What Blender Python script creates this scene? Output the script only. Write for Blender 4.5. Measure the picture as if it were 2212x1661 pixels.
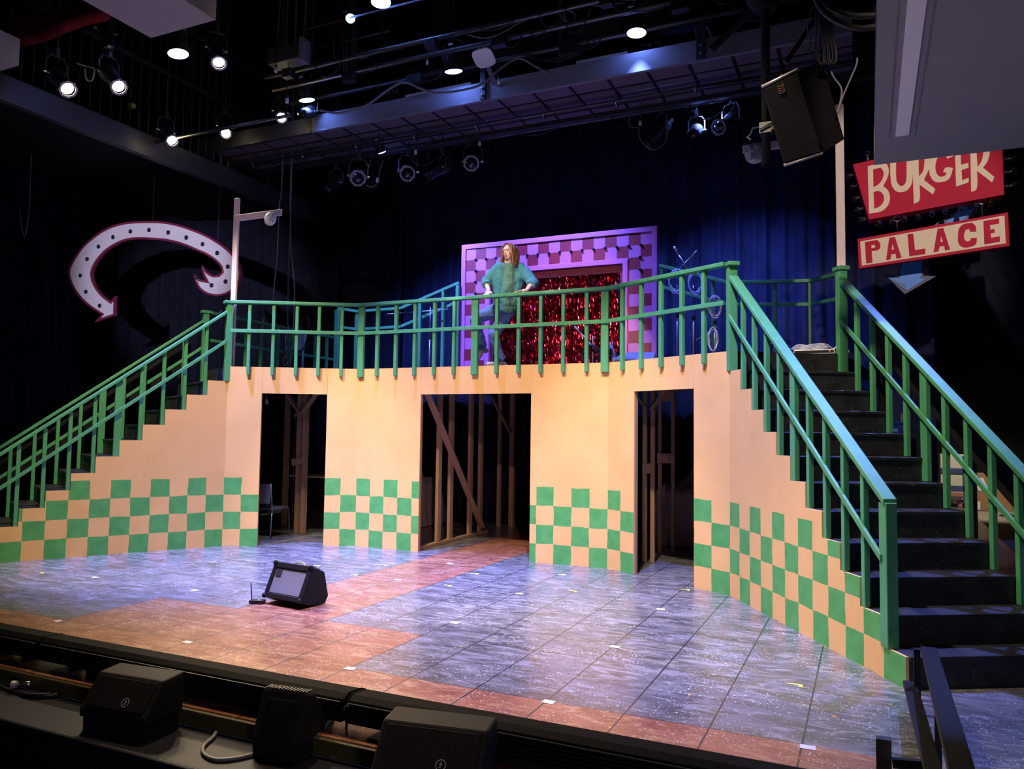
import bpy, bmesh, math, random
from math import pi, sin, cos, radians
from mathutils import Vector, Matrix, noise
random.seed(7)
SC = bpy.context.scene
COL = SC.collection
for _o in list(bpy.data.objects):
    bpy.data.objects.remove(_o)

# ---------------------------------------------------------------- camera
CAM_P = Vector((4.8507, -4.6080, 1.6764))
FPX = 1675.82
_yaw, _pit, _rol = -0.43080, 0.060682, 0.013300
_fw = Vector((sin(_yaw)*cos(_pit), cos(_yaw)*cos(_pit), sin(_pit)))
_rt = Vector((cos(_yaw), -sin(_yaw), 0))
_up = _rt.cross(_fw)
RT = cos(_rol)*_rt + sin(_rol)*_up
UP = -sin(_rol)*_rt + cos(_rol)*_up
FW = _fw
cam = bpy.data.cameras.new('camera')
cam.sensor_width = 36.0
cam.sensor_fit = 'HORIZONTAL'
cam.lens = FPX/2212*36.0
cam.clip_end = 200
cam_ob = bpy.data.objects.new('camera', cam)
COL.objects.link(cam_ob)
_m = Matrix((RT, UP, -FW)).transposed().to_4x4()
_m.translation = CAM_P
cam_ob.matrix_world = _m
SC.camera = cam_ob

# ---------------------------------------------------------------- world, exposure, stage lights and fill
SC.view_settings.view_transform = 'Standard'
SC.view_settings.look = 'None'
SC.view_settings.gamma = 1
SC.view_settings.exposure = 0.0
SC.view_settings.use_curve_mapping = False
w = bpy.data.worlds.new('dark_house')
SC.world = w
w.use_nodes = True
w.node_tree.nodes['Background'].inputs[0].default_value = (0.35, 0.35, 0.75, 1)
w.node_tree.nodes['Background'].inputs[1].default_value = 0.024

def spot(name, p, t, col, watts, deg=45, blend=0.4, rad=0.08):
    l = bpy.data.lights.new(name, 'SPOT')
    l.energy = watts
    l.color = col
    l.spot_size = radians(deg)
    l.spot_blend = blend
    l.shadow_soft_size = rad
    o = bpy.data.objects.new(name, l)
    COL.objects.link(o)
    p = Vector(p); t = Vector(t)
    o.location = p
    o.rotation_euler = (t-p).to_track_quat('-Z', 'Y').to_euler()
    return o

WARM = (1.0, 0.70, 0.40)
STRAW = (1.0, 0.78, 0.52)
PINK = (1.0, 0.60, 0.58)
LAV = (0.72, 0.66, 1.0)
BLUE = (0.16, 0.24, 1.0)
# lamps of the overhead batten just above the photo's top edge, over the front of the stage
spot('key_light', (0.2, 0.5, 7.3), (0.1, 4.3, 0.2), (1.0, 0.78, 0.60), 1650, 54, 0.4, 0.10)
spot('key_light', (-2.6, 0.4, 7.3), (-3.5, 3.9, 0.2), STRAW, 2150, 54, 0.5, 0.10)
spot('key_light', (2.9, 0.4, 7.3), (3.5, 3.9, 0.2), STRAW, 1950, 54, 0.5, 0.10)
spot('key_light', (0.2, 1.2, 7.3), (0.2, 1.7, 0.0), WARM, 900, 74, 0.6, 0.10)
spot('key_light', (3.2, 0.9, 7.3), (3.0, 0.3, 0.0), WARM, 420, 48, 0.7, 0.10)
spot('blue_key_light', (2.4, 1.6, 7.6), (2.3, 2.6, 0.0), BLUE, 5200, 56, 0.8, 0.10)
spot('blue_key_light', (-1.4, 1.6, 7.6), (-1.4, 3.0, 0.0), BLUE, 3000, 50, 0.8, 0.10)
spot('blue_key_light', (6.7, 5.6, 7.3), (5.3, 1.9, .3), BLUE, 3000, 42, 0.8, 0.10)
# added fill light with no fixture, brightens the right soffit's underside
hl = bpy.data.lights.new('soffit_fill', 'POINT'); hl.energy = 170; hl.color = (0.85, 0.82, 1.0); hl.shadow_soft_size = .4
ho_ = bpy.data.objects.new('soffit_fill', hl); COL.objects.link(ho_); ho_.location = (7.2, -6.0, 1.0)
# front-of-house spots on the balcony rail behind the photographer
spot('front_spot', (-1.5, -7.5, 8.2), (0.35, 5.0, 3.75), (1.0, 0.9, 0.75), 7000, 8, 0.5)
spot('front_spot', (6.6, -7.0, 7.2), (5.2, 5.2, 4.1), (1.0, 0.78, 0.66), 3500, 13, 0.5)
spot('front_spot', (2.6, -7.5, 8.4), (0.35, 7.6, 3.7), (1.0, 0.75, 0.75), 3800, 9, 0.5)
spot('front_spot', (0.0, -7.0, 4.3), (-6.5, 5.0, 4.4), LAV, 5600, 17, 0.7)
spot('front_spot', (0.5, -7.0, 4.5), (-3.6, 3.9, 4.3), PINK, 700, 9, 0.7)
spot('front_spot', (7.0, -7.5, 6.5), (0.0, 4.9, 1.7), PINK, 1500, 24, 0.9)
# ---------------------------------------------------------------- geometry helpers
def V(*a): return Vector(a)
def ray(x, y): return (x-1106)/FPX*RT - (y-830.5)/FPX*UP + FW
def at(x, y, Y):
    """the point of the vertical plane Y = const seen at this place of the 2212 x 1661 photograph"""
    d = ray(x, y); return CAM_P + d*((Y-CAM_P.y)/d.y)
def atz(x, y, z=0.0):
    d = ray(x, y); return CAM_P + d*((z-CAM_P.z)/d.z)
def atd(x, y, dist): return CAM_P + ray(x, y)*dist

class MB:
    def __init__(s): s.v = []; s.f = []
    def add(s, vs, fs):
        n = len(s.v); s.v += [Vector(p) for p in vs]; s.f += [[i+n for i in f] for f in fs]; return s
    def box(s, c, size, R=None):
        c = Vector(c); h = Vector(size)/2; vs = []
        for x in (-1, 1):
            for y in (-1, 1):
                for z in (-1, 1):
                    p = Vector((x*h.x, y*h.y, z*h.z)); vs.append(c + (R @ p if R else p))
        return s.add(vs, [(0,1,3,2),(4,6,7,5),(0,4,5,1),(2,3,7,6),(0,2,6,4),(1,5,7,3)])
    def hexa(s, b, t):
        """eight corners: bottom loop b, top loop t"""
        n = len(b)
        return s.add(list(b)+list(t), [tuple(reversed(range(n))), tuple(range(n, 2*n))]+[(i, (i+1) % n, (i+1) % n+n, i+n) for i in range(n)])
    def beam(s, p, q, w, h, up=(0, 0, 1)):
        p = Vector(p); q = Vector(q); d = (q-p).normalized(); u = Vector(up)
        if abs(d.dot(u)) > .99: u = Vector((0, 1, 0))
        r = d.cross(u).normalized(); u = r.cross(d)
        c = [r*(-w/2)+u*(-h/2), r*(w/2)+u*(-h/2), r*(w/2)+u*(h/2), r*(-w/2)+u*(h/2)]
        return s.hexa([p+x for x in c], [q+x for x in c])
    def cyl(s, p, q, r0, r1=None, n=16, cap=True):
        p = Vector(p); q = Vector(q); r1 = r0 if r1 is None else r1
        return s.lathe([(r0, 0), (r1, (q-p).length)], p, q-p, n, cap)
    def lathe(s, prof, p, axis, n=16, cap=True):
        p = Vector(p); d = Vector(axis).normalized()
        a = d.orthogonal().normalized(); b = d.cross(a); vs = []; fs = []
        for r, h in prof:
            for i in range(n):
                t = 2*pi*i/n; vs.append(p + d*h + (a*cos(t)+b*sin(t))*r)
        m = len(prof)
        for j in range(m-1):
            for i in range(n):
                k = (i+1) % n; fs.append((j*n+i, j*n+k, (j+1)*n+k, (j+1)*n+i))
        if cap:
            fs.append(tuple(reversed(range(n)))); fs.append(tuple(range((m-1)*n, m*n)))
        return s.add(vs, fs)
    def tube(s, pts, r, n=8, closed=False):
        pts = [Vector(p) for p in pts]; m = len(pts); vs = []; fs = []; last = None
        for i, p in enumerate(pts):
            if closed: d = pts[(i+1) % m]-pts[i-1]
            else: d = pts[min(i+1, m-1)]-pts[max(i-1, 0)]
            d = d.normalized() if d.length > 1e-9 else Vector((0, 0, 1))
            a = d.orthogonal().normalized() if last is None else (last-d*last.dot(d))
            a = a.normalized() if a.length > 1e-6 else d.orthogonal().normalized()
            last = a; b = d.cross(a)
            rr = r[i] if isinstance(r, (list, tuple)) else r
            for k in range(n):
                t = 2*pi*k/n; vs.append(p+(a*cos(t)+b*sin(t))*rr)
        for i in range(m if closed else m-1):
            j = (i+1) % m
            for k in range(n):
                l = (k+1) % n; fs.append((i*n+k, i*n+l, j*n+l, j*n+k))
        if not closed:
            fs.append(tuple(reversed(range(n)))); fs.append(tuple(range((m-1)*n, m*n)))
        return s.add(vs, fs)
    def ball(s, c, r, n=12, m=8, R=None):
        c = Vector(c); r = Vector(r) if hasattr(r, '__len__') else Vector((r, r, r)); vs = []; fs = []
        for j in range(m+1):
            ph = pi*j/m
            for i in range(n):
                t = 2*pi*i/n; p = Vector((r.x*sin(ph)*cos(t), r.y*sin(ph)*sin(t), r.z*cos(ph)))
                vs.append(c+(R @ p if R else p))
        for j in range(m):
            for i in range(n):
                k = (i+1) % n; fs.append((j*n+i, (j+1)*n+i, (j+1)*n+k, j*n+k))
        return s.add(vs, fs)
    def rc(s, p, q, r0, r1, n=16):
        """round-ended tapering limb"""
        p = Vector(p); q = Vector(q); L = (q-p).length; prof = []
        for k in range(5):
            t = -pi/2+(pi/2)*k/4; prof.append((max(r0*cos(t), 1e-4), r0*sin(t)))
        for k in range(5):
            t = (pi/2)*k/4; prof.append((max(r1*cos(t), 1e-4), L+r1*sin(t)))
        return s.lathe(prof, p, q-p, n)
    def plate(s, pts, back, holes=()):
        """flat outline (3-D points) with holes, thickened by the vector back"""
        bm = bmesh.new(); back = Vector(back)
        es = []
        for lp in [pts]+list(holes):
            vv = [bm.verts.new(Vector(p)) for p in lp]
            es += [bm.edges.new((vv[i], vv[(i+1) % len(vv)])) for i in range(len(vv))]
        nrm = -back.normalized()
        bmesh.ops.triangle_fill(bm, use_beauty=True, use_dissolve=False, edges=es, normal=nrm)
        bm.verts.index_update()
        vs = [v.co.copy() for v in bm.verts]; n = len(vs)
        fs = []
        for f in bm.faces:
            ix = [v.index for v in f.verts]
            if f.normal.dot(nrm) < 0: ix.reverse()
            fs.append(ix); fs.append([i+n for i in reversed(ix)])
        for e in bm.edges:
            if len(e.link_faces) == 1:
                a, b = e.verts[0].index, e.verts[1].index; fs.append([a, b, b+n, a+n])
        bm.free()
        return s.add(vs+[p+back for p in vs], fs)
    def build(s, name, mat, parent=None, smooth=False, bevel=0.0, seg=2):
        me = bpy.data.meshes.new(name)
        me.from_pydata([tuple(p) for p in s.v], [], s.f)
        bm = bmesh.new(); bm.from_mesh(me)
        bmesh.ops.recalc_face_normals(bm, faces=bm.faces)
        bm.to_mesh(me); bm.free()
        if smooth:
            me.polygons.foreach_set('use_smooth', [True]*len(me.polygons))
        me.materials.append(mat)
        o = bpy.data.objects.new(name, me); COL.objects.link(o)
        if bevel:
            b = o.modifiers.new('soft_edge', 'BEVEL'); b.width = bevel; b.segments = seg; b.limit_method = 'ANGLE'; b.angle_limit = radians(40)
        adopt(o, parent)
        return o

def adopt(o, parent):
    """geometry is modelled in place, so a part keeps its own world coordinates under its thing"""
    if parent is not None:
        o.parent = parent
        if parent.parent is None:
            o.matrix_parent_inverse = Matrix.LocRotScale(parent.location, parent.rotation_euler, parent.scale).inverted()

def tag(o, label=None, cat=None, group=None, kind=None):
    if label: o['label'] = label
    if cat: o['category'] = cat
    if group: o['group'] = group
    if kind: o['kind'] = kind
    return o
def thing(name, label, cat, loc=(0, 0, 0), group=None):
    o = bpy.data.objects.new(name, None); COL.objects.link(o); o.location = loc
    o.empty_display_size = 0.1
    return tag(o, label, cat, group)
def struct(o): o['kind'] = 'structure'; return o

def smooth_path(pts, sub=6, closed=False):
    """Catmull-Rom through the points"""
    P = [Vector(p) for p in pts]; n = len(P); out = []
    rng = range(n) if closed else range(n-1)
    for i in rng:
        p1, p2 = P[i], P[(i+1) % n]
        p0 = P[i-1] if (closed or i > 0) else p1*2-p2
        p3 = P[(i+2) % n] if (closed or i+2 < n) else p2*2-p1
        for k in range(sub):
            t = k/sub
            out.append(0.5*((2*p1)+(p2-p0)*t+(2*p0-5*p1+4*p2-p3)*t*t+(3*p1-p0-3*p2+p3)*t**3))
    if not closed: out.append(P[-1])
    return out

def curvy(pts, lim=66, sub=4):
    """round the gentle corners of a flat outline, keep its sharp ones"""
    P = [Vector((x, y)) for x, y in pts]; n = len(P); T = []
    for i in range(n):
        a, b = (P[i]-P[i-1]), (P[(i+1) % n]-P[i])
        ang = math.degrees(a.angle(b)) if a.length and b.length else 0
        T.append((P[(i+1) % n]-P[i-1]).normalized() if ang < lim else None)
    out_ = []
    for i in range(n):
        p, q = P[i], P[(i+1) % n]; L = (q-p).length
        t0 = T[i]*L if T[i] is not None else None; t1 = T[(i+1) % n]*L if T[(i+1) % n] is not None else None
        if t0 is None and t1 is None: out_.append((p.x, p.y)); continue
        if t0 is None: t0 = 2*(q-p)-t1 if False else (q-p)*1.0
        if t1 is None: t1 = (q-p)*1.0
        for k in range(sub):
            t = k/sub; h = (2*t**3-3*t*t+1)*p+(t**3-2*t*t+t)*t0+(-2*t**3+3*t*t)*q+(t**3-t*t)*t1
            out_.append((h.x, h.y))
    return out_

# ---------------------------------------------------------------- materials
def new_mat(name):
    m = bpy.data.materials.new(name); m.use_nodes = True
    nt = m.node_tree
    return m, nt, nt.nodes['Principled BSDF']
def mat(name, col, rough=0.6, metal=0.0, var=0.12, scale=14.0, bump=0.0, emit=None, estr=0.0, trans=0.0, spec=0.5, stretch=None):
    m, nt, b = new_mat(name)
    N = nt.nodes; L = nt.links
    tc = N.new('ShaderNodeTexCoord'); nz = N.new('ShaderNodeTexNoise'); nz.inputs['Scale'].default_value = scale; nz.inputs['Detail'].default_value = 4
    if stretch:
        mp = N.new('ShaderNodeMapping'); mp.inputs['Scale'].default_value = stretch
        L.new(tc.outputs['Object'], mp.inputs[0]); L.new(mp.outputs[0], nz.inputs[0])
    else:
        L.new(tc.outputs['Object'], nz.inputs[0])
    mx = N.new('ShaderNodeMix'); mx.data_type = 'RGBA'
    mx.inputs[6].default_value = (*[c*(1-var) for c in col], 1); mx.inputs[7].default_value = (*[min(1, c*(1+var)) for c in col], 1)
    L.new(nz.outputs[0], mx.inputs[0]); L.new(mx.outputs[2], b.inputs['Base Color'])
    b.inputs['Roughness'].default_value = rough; b.inputs['Metallic'].default_value = metal
    b.inputs['Specular IOR Level'].default_value = spec
    if bump:
        bp = N.new('ShaderNodeBump'); bp.inputs['Strength'].default_value = bump; bp.inputs['Distance'].default_value = 0.01
        L.new(nz.outputs[0], bp.inputs['Height']); L.new(bp.outputs[0], b.inputs['Normal'])
    if emit:
        b.inputs['Emission Color'].default_value = (*emit, 1); b.inputs['Emission Strength'].default_value = estr
    if trans: b.inputs['Transmission Weight'].default_value = trans
    return m
def math_node(nt, op, a, b=None, c=None):
    n = nt.nodes.new('ShaderNodeMath'); n.operation = op
    for i, x in enumerate((a, b, c)):
        if x is None: continue
        if isinstance(x, (int, float)): n.inputs[i].default_value = x
        else: nt.links.new(x, n.inputs[i])
    return n.outputs[0]
def mix_col(nt, fac, a, b):
    n = nt.nodes.new('ShaderNodeMix'); n.data_type = 'RGBA'
    for i, x in ((0, fac), (6, a), (7, b)):
        if isinstance(x, tuple): n.inputs[i].default_value = (*x, 1)
        elif isinstance(x, (int, float)): n.inputs[i].default_value = x
        else: nt.links.new(x, n.inputs[i])
    return n.outputs[2]
def noise_fac(nt, vec, scale, detail=3, lo=0.4, hi=0.6, rough=0.5, dist=0.0):
    n = nt.nodes.new('ShaderNodeTexNoise'); n.inputs['Scale'].default_value = scale; n.inputs['Detail'].default_value = detail
    n.inputs['Roughness'].default_value = rough; n.inputs['Distortion'].default_value = dist
    nt.links.new(vec, n.inputs[0])
    r = nt.nodes.new('ShaderNodeMapRange'); r.inputs[1].default_value = lo; r.inputs[2].default_value = hi
    nt.links.new(n.outputs[0], r.inputs[0]); return r.outputs[0]
def specks(nt, vec, scale, size, thr):
    """small dots: one per voronoi cell, kept in a random share of the cells"""
    v = nt.nodes.new('ShaderNodeTexVoronoi'); v.inputs['Scale'].default_value = scale
    nt.links.new(vec, v.inputs[0])
    sp = nt.nodes.new('ShaderNodeSeparateColor'); nt.links.new(v.outputs['Color'], sp.inputs[0])
    rs = math_node(nt, 'MULTIPLY', sp.outputs[1], size)
    near = math_node(nt, 'LESS_THAN', v.outputs['Distance'], rs)
    keep = math_node(nt, 'LESS_THAN', sp.outputs[0], thr)
    return math_node(nt, 'MULTIPLY', near, keep)

M = {}
M['green'] = mat('green_rail_paint', (0.075, 0.33, 0.145), 0.5, var=0.25, scale=9, stretch=(1, 1, .3))
M['black_paint'] = mat('black_paint', (0.010, 0.010, 0.012), 0.6, var=0.4, spec=.2)
M['rig_steel'] = mat('dark_rig_steel', (0.055, 0.055, 0.062), 0.45, 0.3, var=0.3, scale=5)
M['pipe'] = mat('pipe_steel', (0.09, 0.085, 0.09), 0.35, 0.7, var=0.2)
M['lamp_black'] = mat('lamp_black_enamel', (0.02, 0.02, 0.022), 0.4, 0.2, var=0.3)
M['frame_grey'] = mat('grey_gel_frame', (0.30, 0.27, 0.30), 0.45, 0.4)
M['cable'] = mat('black_rubber_cable', (0.018, 0.018, 0.02), 0.5, var=0.2)
M['grey_cable'] = mat('grey_cable', (0.16, 0.16, 0.18), 0.5, var=0.2)
M['chrome'] = mat('chrome', (0.7, 0.7, 0.72), 0.2, 1.0, var=0.05)
M['white_plastic'] = mat('white_plastic', (0.75, 0.73, 0.75), 0.4, var=0.05)
M['soffit'] = mat('grey_soffit_paint', (0.30, 0.29, 0.31), 0.85, var=0.05, scale=4)
M['diffuser'] = mat('white_diffuser', (0.95, 0.92, 0.95), 0.6, var=0.03)
M['pine'] = mat('raw_pine', (0.38, 0.24, 0.15), 0.7, var=0.3, scale=6, stretch=(6, 6, .6))
M['white_wood'] = mat('whitewashed_pine', (0.72, 0.60, 0.58), 0.65, var=0.15, scale=8, stretch=(5, 5, .8))
M['red_sign'] = mat('red_sign_paint', (0.50, 0.005, 0.045), 0.6, var=0.15, scale=8, spec=.2)
M['cream'] = mat('cream_paint', (0.80, 0.66, 0.48), 0.55, var=0.06)
M['arrow_white'] = mat('arrow_white_paint', (0.82, 0.76, 0.74), 0.6, var=0.05, scale=5)
M['maroon'] = mat('maroon_edge_paint', (0.20, 0.02, 0.055), 0.6, var=0.2)
M['light_blue'] = mat('light_blue_paint', (0.03, 0.22, 0.80), 0.5, var=0.1)
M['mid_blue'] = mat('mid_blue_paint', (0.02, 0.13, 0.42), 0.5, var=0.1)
M['navy'] = mat('navy_paint', (0.02, 0.035, 0.12), 0.5, var=0.2)
M['tread'] = None
M['bridge'] = mat('grey_bridge_paint', (0.20, 0.20, 0.24), 0.6, var=.1, scale=4)
M['skin'] = mat('skin', (0.62, 0.36, 0.25), 0.5, var=0.08)
M['hair'] = mat('brown_hair', (0.17, 0.075, 0.03), 0.45, var=0.4, scale=30)
M['sweater'] = mat('teal_sweater', (0.035, 0.165, 0.20), 0.85, var=0.3, scale=9)
M['sweater_green'] = mat('grey_green_panel', (0.06, 0.15, 0.115), 0.85, var=0.3, scale=12)
M['jeans'] = mat('blue_denim', (0.10, 0.19, 0.42), 0.85, var=0.3, scale=10)
M['shoe'] = mat('pale_shoe', (0.45, 0.40, 0.36), 0.7)
M['lens_dark'] = mat('dark_lens', (0.01, 0.01, 0.012), 0.15, spec=0.6)
M['grille'] = mat('black_grille', (0.014, 0.013, 0.014), 0.7, var=0.5, scale=160, spec=.15)
M['tolex'] = mat('black_tolex', (0.014, 0.013, 0.014), 0.65, var=0.5, scale=120, bump=.15, spec=.2)
M['bar_black'] = mat('matt_black_housing', (0.003, 0.003, 0.0035), 0.7, var=.3, spec=.06)
M['blue_glass'] = mat('clear_bulb_glass', (0.95, 0.96, 1.0), 0.03, var=.02, trans=1.0)
M['socket'] = mat('black_socket', (0.015, 0.015, 0.02), 0.35)
M['brass'] = mat('orange_badge', (0.30, 0.14, 0.06), 0.4, 0.3)
M['badge'] = mat('pale_badge', (0.40, 0.42, 0.50), 0.4)
M['cardboard'] = mat('cardboard', (0.36, 0.19, 0.10), 0.8)
M['sheet'] = mat('pale_dust_sheet', (0.42, 0.34, 0.33), 0.9, var=0.15, scale=5)
M['yellow_tape'] = mat('yellow_spike_tape', (0.75, 0.72, 0.12), 0.6)
M['white_tape'] = mat('white_paper_label', (0.85, 0.82, 0.80), 0.7)
M['mic_metal'] = mat('mic_stand_steel', (0.38, 0.38, 0.45), 0.35, 0.6)
M['blue_cable'] = mat('pale_blue_cable', (0.45, 0.50, 0.75), 0.45)
M['duct'] = mat('dull_duct', (0.03, 0.035, 0.045), 0.7, var=.3)

def glow(name, col, s):
    m, nt, b = new_mat(name)
    b.inputs['Base Color'].default_value = (0.9, 0.9, 0.9, 1)
    b.inputs['Emission Color'].default_value = (*col, 1); b.inputs['Emission Strength'].default_value = s
    return m
M['warm_lens'] = glow('lit_warm_lens', (1.0, 0.80, 0.50), 30)
M['blue_lens'] = glow('lit_blue_lens', (0.16, 0.28, 1.0), 45)

def velour(name, col, var=.25):
    m, nt, b = new_mat(name)
    tc = nt.nodes.new('ShaderNodeTexCoord')
    f = noise_fac(nt, tc.outputs['Object'], 3, 5, .3, .7)
    c = mix_col(nt, f, tuple(x*(1-var) for x in col), tuple(x*(1+var) for x in col))
    nt.links.new(c, b.inputs['Base Color'])
    b.inputs['Roughness'].default_value = 0.95
    b.inputs['Specular IOR Level'].default_value = 0.1
    b.inputs['Sheen Weight'].default_value = 0.08; b.inputs['Sheen Roughness'].default_value = 0.4
    b.inputs['Sheen Tint'].default_value = (col[0]*6, col[1]*6, col[2]*6, 1)
    return m
M['velour'] = velour('navy_velour', (0.021, 0.027, 0.064))
M['velour_black'] = velour('black_velour', (0.014, 0.015, 0.026))
M['velour_red'] = velour('dark_red_velour', (0.16, 0.015, 0.02))

def tread_mat():
    m, nt, b = new_mat('speckled_black_paint')
    tc = nt.nodes.new('ShaderNodeTexCoord'); o = tc.outputs['Object']
    c = mix_col(nt, noise_fac(nt, o, 7, 4, .4, .65), (0.010, 0.010, 0.013), (0.022, 0.022, 0.028))
    c = mix_col(nt, specks(nt, o, 60, 0.30, 0.30), c, (0.22, 0.21, 0.22))
    nt.links.new(c, b.inputs['Base Color']); b.inputs['Roughness'].default_value = 0.5
    return m
M['tread'] = tread_mat()

def checker_mat():
    m, nt, b = new_mat('yellow_wall_with_green_checks')
    L = nt.links
    uv = nt.nodes.new('ShaderNodeUVMap'); uv.uv_map = 'checks'
    tc = nt.nodes.new('ShaderNodeTexCoord')
    nz = nt.nodes.new('ShaderNodeTexNoise'); nz.inputs['Scale'].default_value = 5; L.new(tc.outputs['Object'], nz.inputs[0])
    sb = nt.nodes.new('ShaderNodeVectorMath'); sb.operation = 'SUBTRACT'; L.new(nz.outputs['Color'], sb.inputs[0]); sb.inputs[1].default_value = (.5, .5, .5)
    scn = nt.nodes.new('ShaderNodeVectorMath'); scn.operation = 'SCALE'; L.new(sb.outputs[0], scn.inputs[0]); scn.inputs['Scale'].default_value = 0.11
    ad = nt.nodes.new('ShaderNodeVectorMath'); ad.operation = 'ADD'; L.new(uv.outputs[0], ad.inputs[0]); L.new(scn.outputs[0], ad.inputs[1])
    sx = nt.nodes.new('ShaderNodeSeparateXYZ'); L.new(ad.outputs[0], sx.inputs[0])
    fu = math_node(nt, 'FLOOR', sx.outputs[0]); fv = math_node(nt, 'FLOOR', sx.outputs[1])
    par = math_node(nt, 'MODULO', math_node(nt, 'ADD', math_node(nt, 'ADD', fu, fv), 40), 2)
    isg = math_node(nt, 'LESS_THAN', par, .5)
    low = math_node(nt, 'LESS_THAN', sx.outputs[1], 4.0)
    g = math_node(nt, 'MULTIPLY', isg, low)
    ycol = mix_col(nt, noise_fac(nt, tc.outputs['Object'], 2.5, 5, .3, .7), (0.76, 0.455, 0.165), (0.83, 0.505, 0.195))
    gcol = mix_col(nt, noise_fac(nt, tc.outputs['Object'], 8, 5, .35, .7), (0.070, 0.33, 0.080), (0.105, 0.41, 0.115))
    c = mix_col(nt, g, ycol, gcol)
    L.new(c, b.inputs['Base Color']); b.inputs['Roughness'].default_value = 0.6
    return m
M['checks'] = checker_mat()

def floor_mat():
    m, nt, b = new_mat('painted_stage_floor')
    L = nt.links
    tc = nt.nodes.new('ShaderNodeTexCoord'); o = tc.outputs['Object']
    sx = nt.nodes.new('ShaderNodeSeparateXYZ'); L.new(o, sx.inputs[0]); X, Y = sx.outputs[0], sx.outputs[1]
    MN = lambda op, a, b=None: math_node(nt, op, a, b)
    ax = MN('ABSOLUTE', X)
    front = MN('LESS_THAN', Y, 0.0)
    onst = MN('LESS_THAN', X, 4.72)
    front = MN('MULTIPLY', front, 1.0)
    mid = MN('MULTIPLY', MN('LESS_THAN', Y, 1.0), MN('LESS_THAN', ax, 1.5))
    back = MN('LESS_THAN', ax, 0.5)
    red = MN('MAXIMUM', front, MN('MAXIMUM', mid, back))
    red = MN('MULTIPLY', red, MN('LESS_THAN', X, 4.95))
    # grid lines
    def line(c, w):
        f = MN('FRACT', MN('ADD', MN('MULTIPLY', c, 2.0), 100.5))
        return MN('LESS_THAN', MN('ABSOLUTE', MN('SUBTRACT', f, .5)), w)
    ln = MN('MAXIMUM', line(X, 0.011), line(Y, 0.008))
    worn = noise_fac(nt, o, 9, 3, .30, .36)
    ln = MN('MULTIPLY', MN('MULTIPLY', ln, worn), MN('LESS_THAN', X, 4.6))
    # brushy blotches
    mp = nt.nodes.new('ShaderNodeMapping'); mp.inputs['Rotation'].default_value = (0, 0, .5); mp.inputs['Scale'].default_value = (1, 2.6, 1); L.new(o, mp.inputs[0])
    br = noise_fac(nt, mp.outputs[0], 2.3, 6, .35, .68, .62, 1.2)
    mp2 = nt.nodes.new('ShaderNodeMapping'); mp2.inputs['Rotation'].default_value = (0, 0, -.6); mp2.inputs['Scale'].default_value = (1, 3.5, 1); L.new(o, mp2.inputs[0])
    br2 = noise_fac(nt, mp2.outputs[0], 3.1, 6, .52, .62, .6, 1.5)
    grey = mix_col(nt, br, (0.065, 0.065, 0.066), (0.20, 0.20, 0.205))
    grey = mix_col(nt, MN('MULTIPLY', br2, .75), grey, (0.33, 0.33, 0.34))
    redc = mix_col(nt, br, (0.24, 0.070, 0.040), (0.42, 0.16, 0.085))
    redc = mix_col(nt, MN('MULTIPLY', br2, .75), redc, (0.52, 0.31, 0.16))
    c = mix_col(nt, red, grey, redc)
    dens = noise_fac(nt, o, 2.2, 3, .32, .62)
    def dots(scale, size, thr, col, amt, c):
        k = MN('MULTIPLY', specks(nt, o, scale, size, thr), amt)
        return mix_col(nt, k, c, col)
    c = dots(30, 0.22, 0.16, (0.02, 0.02, 0.022), MN('SUBTRACT', 1.0, dens), c)
    yz = MN('LESS_THAN', Y, 1.3)
    c = dots(13, 0.20, 0.45, (0.62, 0.34, 0.05), MN('MULTIPLY', yz, noise_fac(nt, o, 1.1, 2, .47, .53)), c)
    c = dots(7.0, 0.13, 0.07, (0.40, 0.10, 0.07), 0.7, c)
    c = dots(48, 0.36, 0.55, (0.70, 0.70, 0.72), dens, c)
    c = dots(95, 0.40, 0.50, (0.60, 0.60, 0.62), dens, c)
    c = mix_col(nt, ln, c, (0.02, 0.02, 0.022))
    L.new(c, b.inputs['Base Color'])
    rr = nt.nodes.new('ShaderNodeMapRange'); rr.inputs[3].default_value = 0.30; rr.inputs[4].default_value = 0.45
    L.new(br, rr.inputs[0]); L.new(rr.outputs[0], b.inputs['Roughness'])
    b.inputs['Specular IOR Level'].default_value = 0.55
    b.inputs['Coat Weight'].default_value = 0.5; b.inputs['Coat Roughness'].default_value = 0.20
    return m
M['floor'] = floor_mat()

def foil_mat():
    m, nt, b = new_mat('red_metallic_foil')
    tc = nt.nodes.new('ShaderNodeTexCoord')
    c = mix_col(nt, noise_fac(nt, tc.outputs['Object'], 30, 2, .35, .65), (0.45, 0.004, 0.02), (0.9, 0.03, 0.06))
    nt.links.new(c, b.inputs['Base Color'])
    b.inputs['Metallic'].default_value = 1.0; b.inputs['Roughness'].default_value = 0.16
    return m
M['foil'] = foil_mat()

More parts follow.
